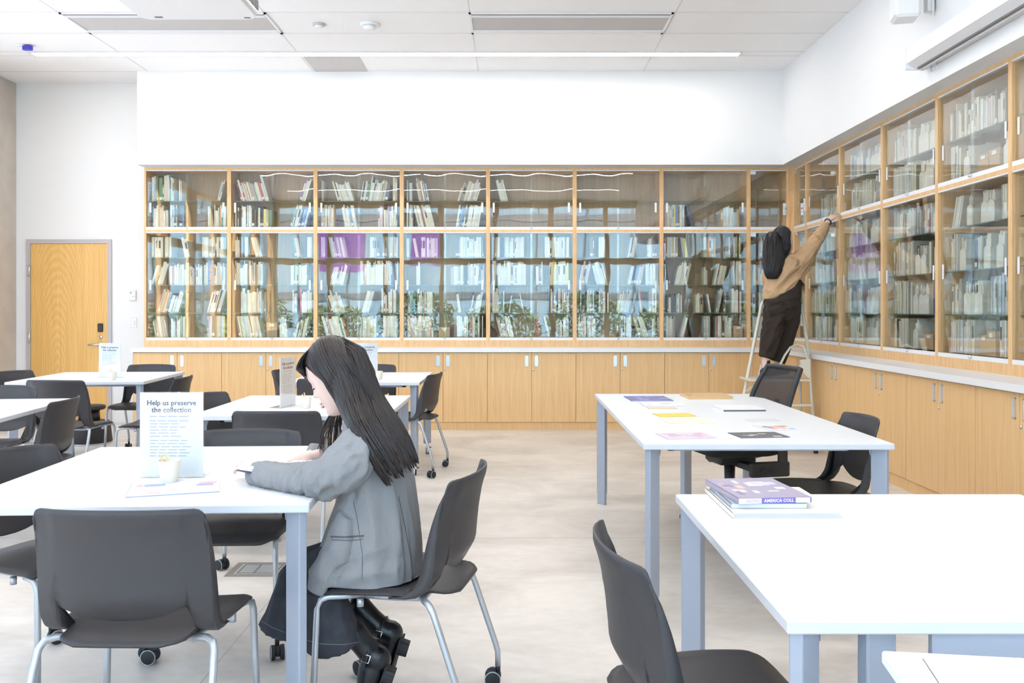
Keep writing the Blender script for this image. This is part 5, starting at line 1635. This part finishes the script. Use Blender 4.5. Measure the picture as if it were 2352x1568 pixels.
hand(b, T @ g(1904, 507, 8.70), tuple(hd), (-.55, -.55, .45), 1, curl=[.10, .18, .25, .35], spread=.30, size=.98, thumb=-.2, nails=nl)
hand(b, T @ g(1792, 676, 8.97), (.8, .3, .3), (-.3, .2, .9), 1, curl=1.0, size=.9, thumb=.6)
body = remesh(b.build('body', SKIN, root2), .0048, smooth=2, fac=.5)
nl.build('fingernails', NAIL, body)
b = MB()
sw = [(1799, 668, .165, .165, .62), (1797, 660, .178, .180, .58), (1798, 645, .180, .185, .42), (1801, 624, .165, .185, .22), (1804, 604, .125, .18, .05), (1804, 592, .085, .13, 0), (1803, 582, .06, .075, 0)]
rings = []
for x, y, ra_, rb_, kk in sw:
    c_ = T @ g(x, y, D)
    rings.append([c_ + Vector((ra_ * math.cos(R(15 * j)), rb_ * .85 * math.sin(R(15 * j)), kk * ra_ * math.cos(R(15 * j)))) for j in range(24)])
b.loft(rings)
b.tube([T @ v for v in (g(1818, 618, D), g(1838, 600, D), g(1860, 573, 8.58), g(1878, 547, 8.61), g(1893, 524, 8.66), g(1899, 515, 8.68))], [.125, .105, .078, .062, .052, .034], n=20)
b.tube([T @ v for v in (g(1822, 640, D), g(1842, 606, D), g(1862, 580, D))], [.09, .07, .035], n=14)
b.tube([T @ v for v in (g(1782, 604, 8.62), g(1766, 640, 8.70), g(1785, 668, 8.92))], [.085, .072, .05], n=16)
b.tube([T @ v for v in (g(1804, 588, D), g(1802, 576, D))], [.062, .058], n=16)
sk = remesh(b.build('sweater', SWEAT, root2), .008, smooth=5)
TW = lambda x, y, d: T @ g(x, y, d)
folds(sk, [(TW(1805, 635, 8.4), .30, Vector((.75, 0, .65)), .016, 11), (TW(1850, 590, 8.5), .18, Vector((.7, 0, .7)), .012, 14), (TW(1885, 545, 8.52), .10, Vector((.9, 0, -.5)), .008, 26)])
b = MB()
b.tube([T @ v for v in (g(1806, 652, D), g(1800, 676, D), g(1797, 702, D))], [.12, .155, .16], [.15, .165, .165], ref=tuple(lat2), n=20, round_ends=True)
b.tube([T @ v for v in (g(1781, 690, 8.50), g(1777, 735, 8.50), g(1768, 785, 8.50), g(1759, 821, 8.50))], [.105, .095, .080, .068], n=18)
b.tube([T @ v for v in (g(1815, 690, 8.64), g(1813, 735, 8.64), g(1801, 785, 8.64), g(1785, 831, 8.64))], [.105, .100, .085, .075], n=18)
pt = remesh(b.build('trousers', PANTS, root2), .009, smooth=4)
folds(pt, [(TW(1790, 720, 8.4), .22, Vector((1, 0, .25)), .012, 13), (TW(1780, 775, 8.4), .20, Vector((.6, 0, 1)), .014, 11)])
b = MB()
b.tube([T @ v for v in (g(1760, 826, 8.50), g(1760, 846, 8.50))], .037, n=12); b.tube([T @ v for v in (g(1786, 834, 8.64), g(1787, 850, 8.64))], .037, n=12)
for x, y, dd in ((1761, 851, 8.50), (1788, 854, 8.64)):
    c = g(x, y, dd); c.z = .735
    b.tube([T @ (c + facing * a + Vector((0, 0, h_))) for a, h_ in ((-.06, -.0), (.0, .0), (.08, -.008), (.15, -.016))], [.040, .042, .034, .022], [.034, .038, .042, .034], ref=tuple(lat2), n=12, round_ends=True)
remesh(b.build('shoes', M['rubber'], root2), .006, smooth=2)
q = MB(); Mp = T @ Matrix.Translation(g(1838, 651, 8.50)) @ Matrix.Rotation(R(-35), 4, 'Y') @ Matrix.Rotation(R(30), 4, 'Z'); q.bbox(-.035, .035, -.006, .006, -.03, .05, .004, M=Mp)
q.build('phone', M['black'], root2)
q = MB(); wc = g(1902, 509, 8.69); a_ = hd.cross(Vector((0, 1, 0))).normalized(); b_ = hd.cross(a_)
q.tube([T @ (wc + a_ * .032 * math.cos(R(x)) + b_ * .030 * math.sin(R(x))) for x in range(0, 361, 24)], .006, n=6); q.build('wristband', M['rubber'], root2)
hp = [(g(1784, 540, D), .080, .088, LD), (g(1779, 556, D - .02), .090, .098, LD), (g(1777, 578, D - .06), .084, .10, LD), (g(1777, 600, D - .10), .080, .100, LD), (g(1775, 618, D - .13), .066, .088, LD), (g(1774, 632, D - .14), .045, .070, LD), (g(1774, 641, D - .14), .02, .045, LD)]
hp2 = [(T @ c, a, l * .98, v) for c, a, l, v in hp]
b = MB(); b.tube([c for c, *_ in hp2], [a for _, a, _, _ in hp2], [l for _, _, l, _ in hp2], ref=(1, 0, 0), n=24)
rings = []
for i in range(12):
    th = math.pi * (.02 + .62 * i / 11); ring = []
    for j in range(26):
        q_ = 2 * math.pi * j / 26
        x = .106 * math.sin(th) * math.cos(q_) - .014; y = .086 * math.sin(th) * math.sin(q_); z = .126 * math.cos(th) + .006
        if z < .066: x = min(x, .000 + max(0, z) * .4)
        ring.append(Mh @ Vector((x, y, z)))
    rings.append(ring)
b.loft(rings, 0)
hr = remesh(b.build('hair', HAIRB, root2), .008, smooth=3)
b = MB()
strands(b, hp2, 190, 21, r=.0030, mi=0, jitter=.008, endvar=.16); strands(b, hp2, 40, 22, r=.0022, mi=1, jitter=.008, endvar=.05)
sd = [[Mh @ Vector(v) for v in ((.01, -.03, .125), (-.012 - .006 * k, -.080, .06), (-.022 - .006 * k, -.088, .0), (-.030 - .006 * k, -.092, -.08))] + [T @ g(1796 - 2 * k, 604, D - .14)] for k in range(8)]
wisps(b, sd, mi=0, n=8, r=.004, jit=.006)
locks(b, Mh, -.012, lambda sd_: Vector((-.02, 0, -.07)), r=.0036)
b.build('hair_strands', [HAIRB, HAIRB2], hr)

# ---- the step ladder
LADM = mat('cream_enamel', (.74, .69, .58), .4)
ld = empty('step_ladder', (2.45, 8.40, 0), 0, 'cream white folding step ladder under the standing woman', 'ladder')
T = Matrix.Translation((-2.45, -8.40, 0))
tp = lambda x, y, d: T @ PX(x, y, d)
fl = lambda x, d: T @ Vector(((x - VX) * d / F, d, .0))
YF1, YR1 = 8.20, 8.62
b = MB(); b.tube([fl(1686, YF1), tp(1709, 905, YF1 + .15), tp(1749, 700, YF1 + .40), tp(1756, 689, YF1 + .42), tp(1770, 686, YF1 + .43), tp(1815, 684, YF1 + .43), tp(1832, 687, YF1 + .42), tp(1842, 700, YF1 + .40), tp(1854, 790, YF1 + .28), tp(1860, 860, YF1 + .20), fl(1874, YF1)], .0155, n=10)
b.build('front_frame', LADM, ld)
for x0_, x1_ in ((1722, 1738), (1834, 1848)):
    b = MB(); X0 = PX(x0_, 700, YR1).x; b.tube([T @ Vector((X0 - (.04 if x0_ < 1800 else -.02), YR1, 0)), T @ Vector((X0 + .06 if x0_ < 1800 else X0 - .05, YF1 + .22, .80))], .014, n=8); b.build('rear_leg', LADM, ld)
xl = lambda z: (PX(1686, 0, YF1).x + (PX(1752, 0, YF1).x - PX(1686, 0, YF1).x) * z / 1.42)
xr = lambda z: (PX(1874, 0, YF1).x + (PX(1856, 0, YF1).x - PX(1874, 0, YF1).x) * z / 1.42)
for z, y0_, y1_ in ((.22, YF1 - .03, YF1 + .10), (.45, YF1 - .01, YF1 + .12), (.68, YF1 + .0, YF1 + .36)):
    b = MB(); b.bbox(xl(z) + .01, xr(z) - .01, y0_, y1_, z - .02, z, .004, M=T); b.build('step' if z < .6 else 'platform', LADM, ld)
b = MB(); b.tube([tp(1788, 845, 8.34), tp(1803, 815, 8.36), tp(1815, 798, 8.38), tp(1830, 791, 8.40), tp(1845, 796, 8.40), tp(1852, 812, 8.38), tp(1856, 830, 8.36)], .012, n=8); b.build('hand_loop', LADM, ld)
b = MB(); pp = [(1838, 826), (1862, 824), (1861, 868), (1854, 866), (1839, 848)]
b.loft([[tp(x, y, dd) for x, y in pp] for dd in (YF1 - .01, YF1 + .0)], 0, False); b.build('bracket', LADM, ld)
b = MB(); b.tube([tp(1714, 899, YF1 + .15), tp(1790, 838, YF1 + .20)], .010, n=8); b.build('brace', LADM, ld)
for x in (1686, 1874):
    b = MB(); c = fl(x, YF1); b.cyl(c, c + Vector((0, 0, .04)), .021, n=12); b.build('rubber_foot', M['rubber'], ld)
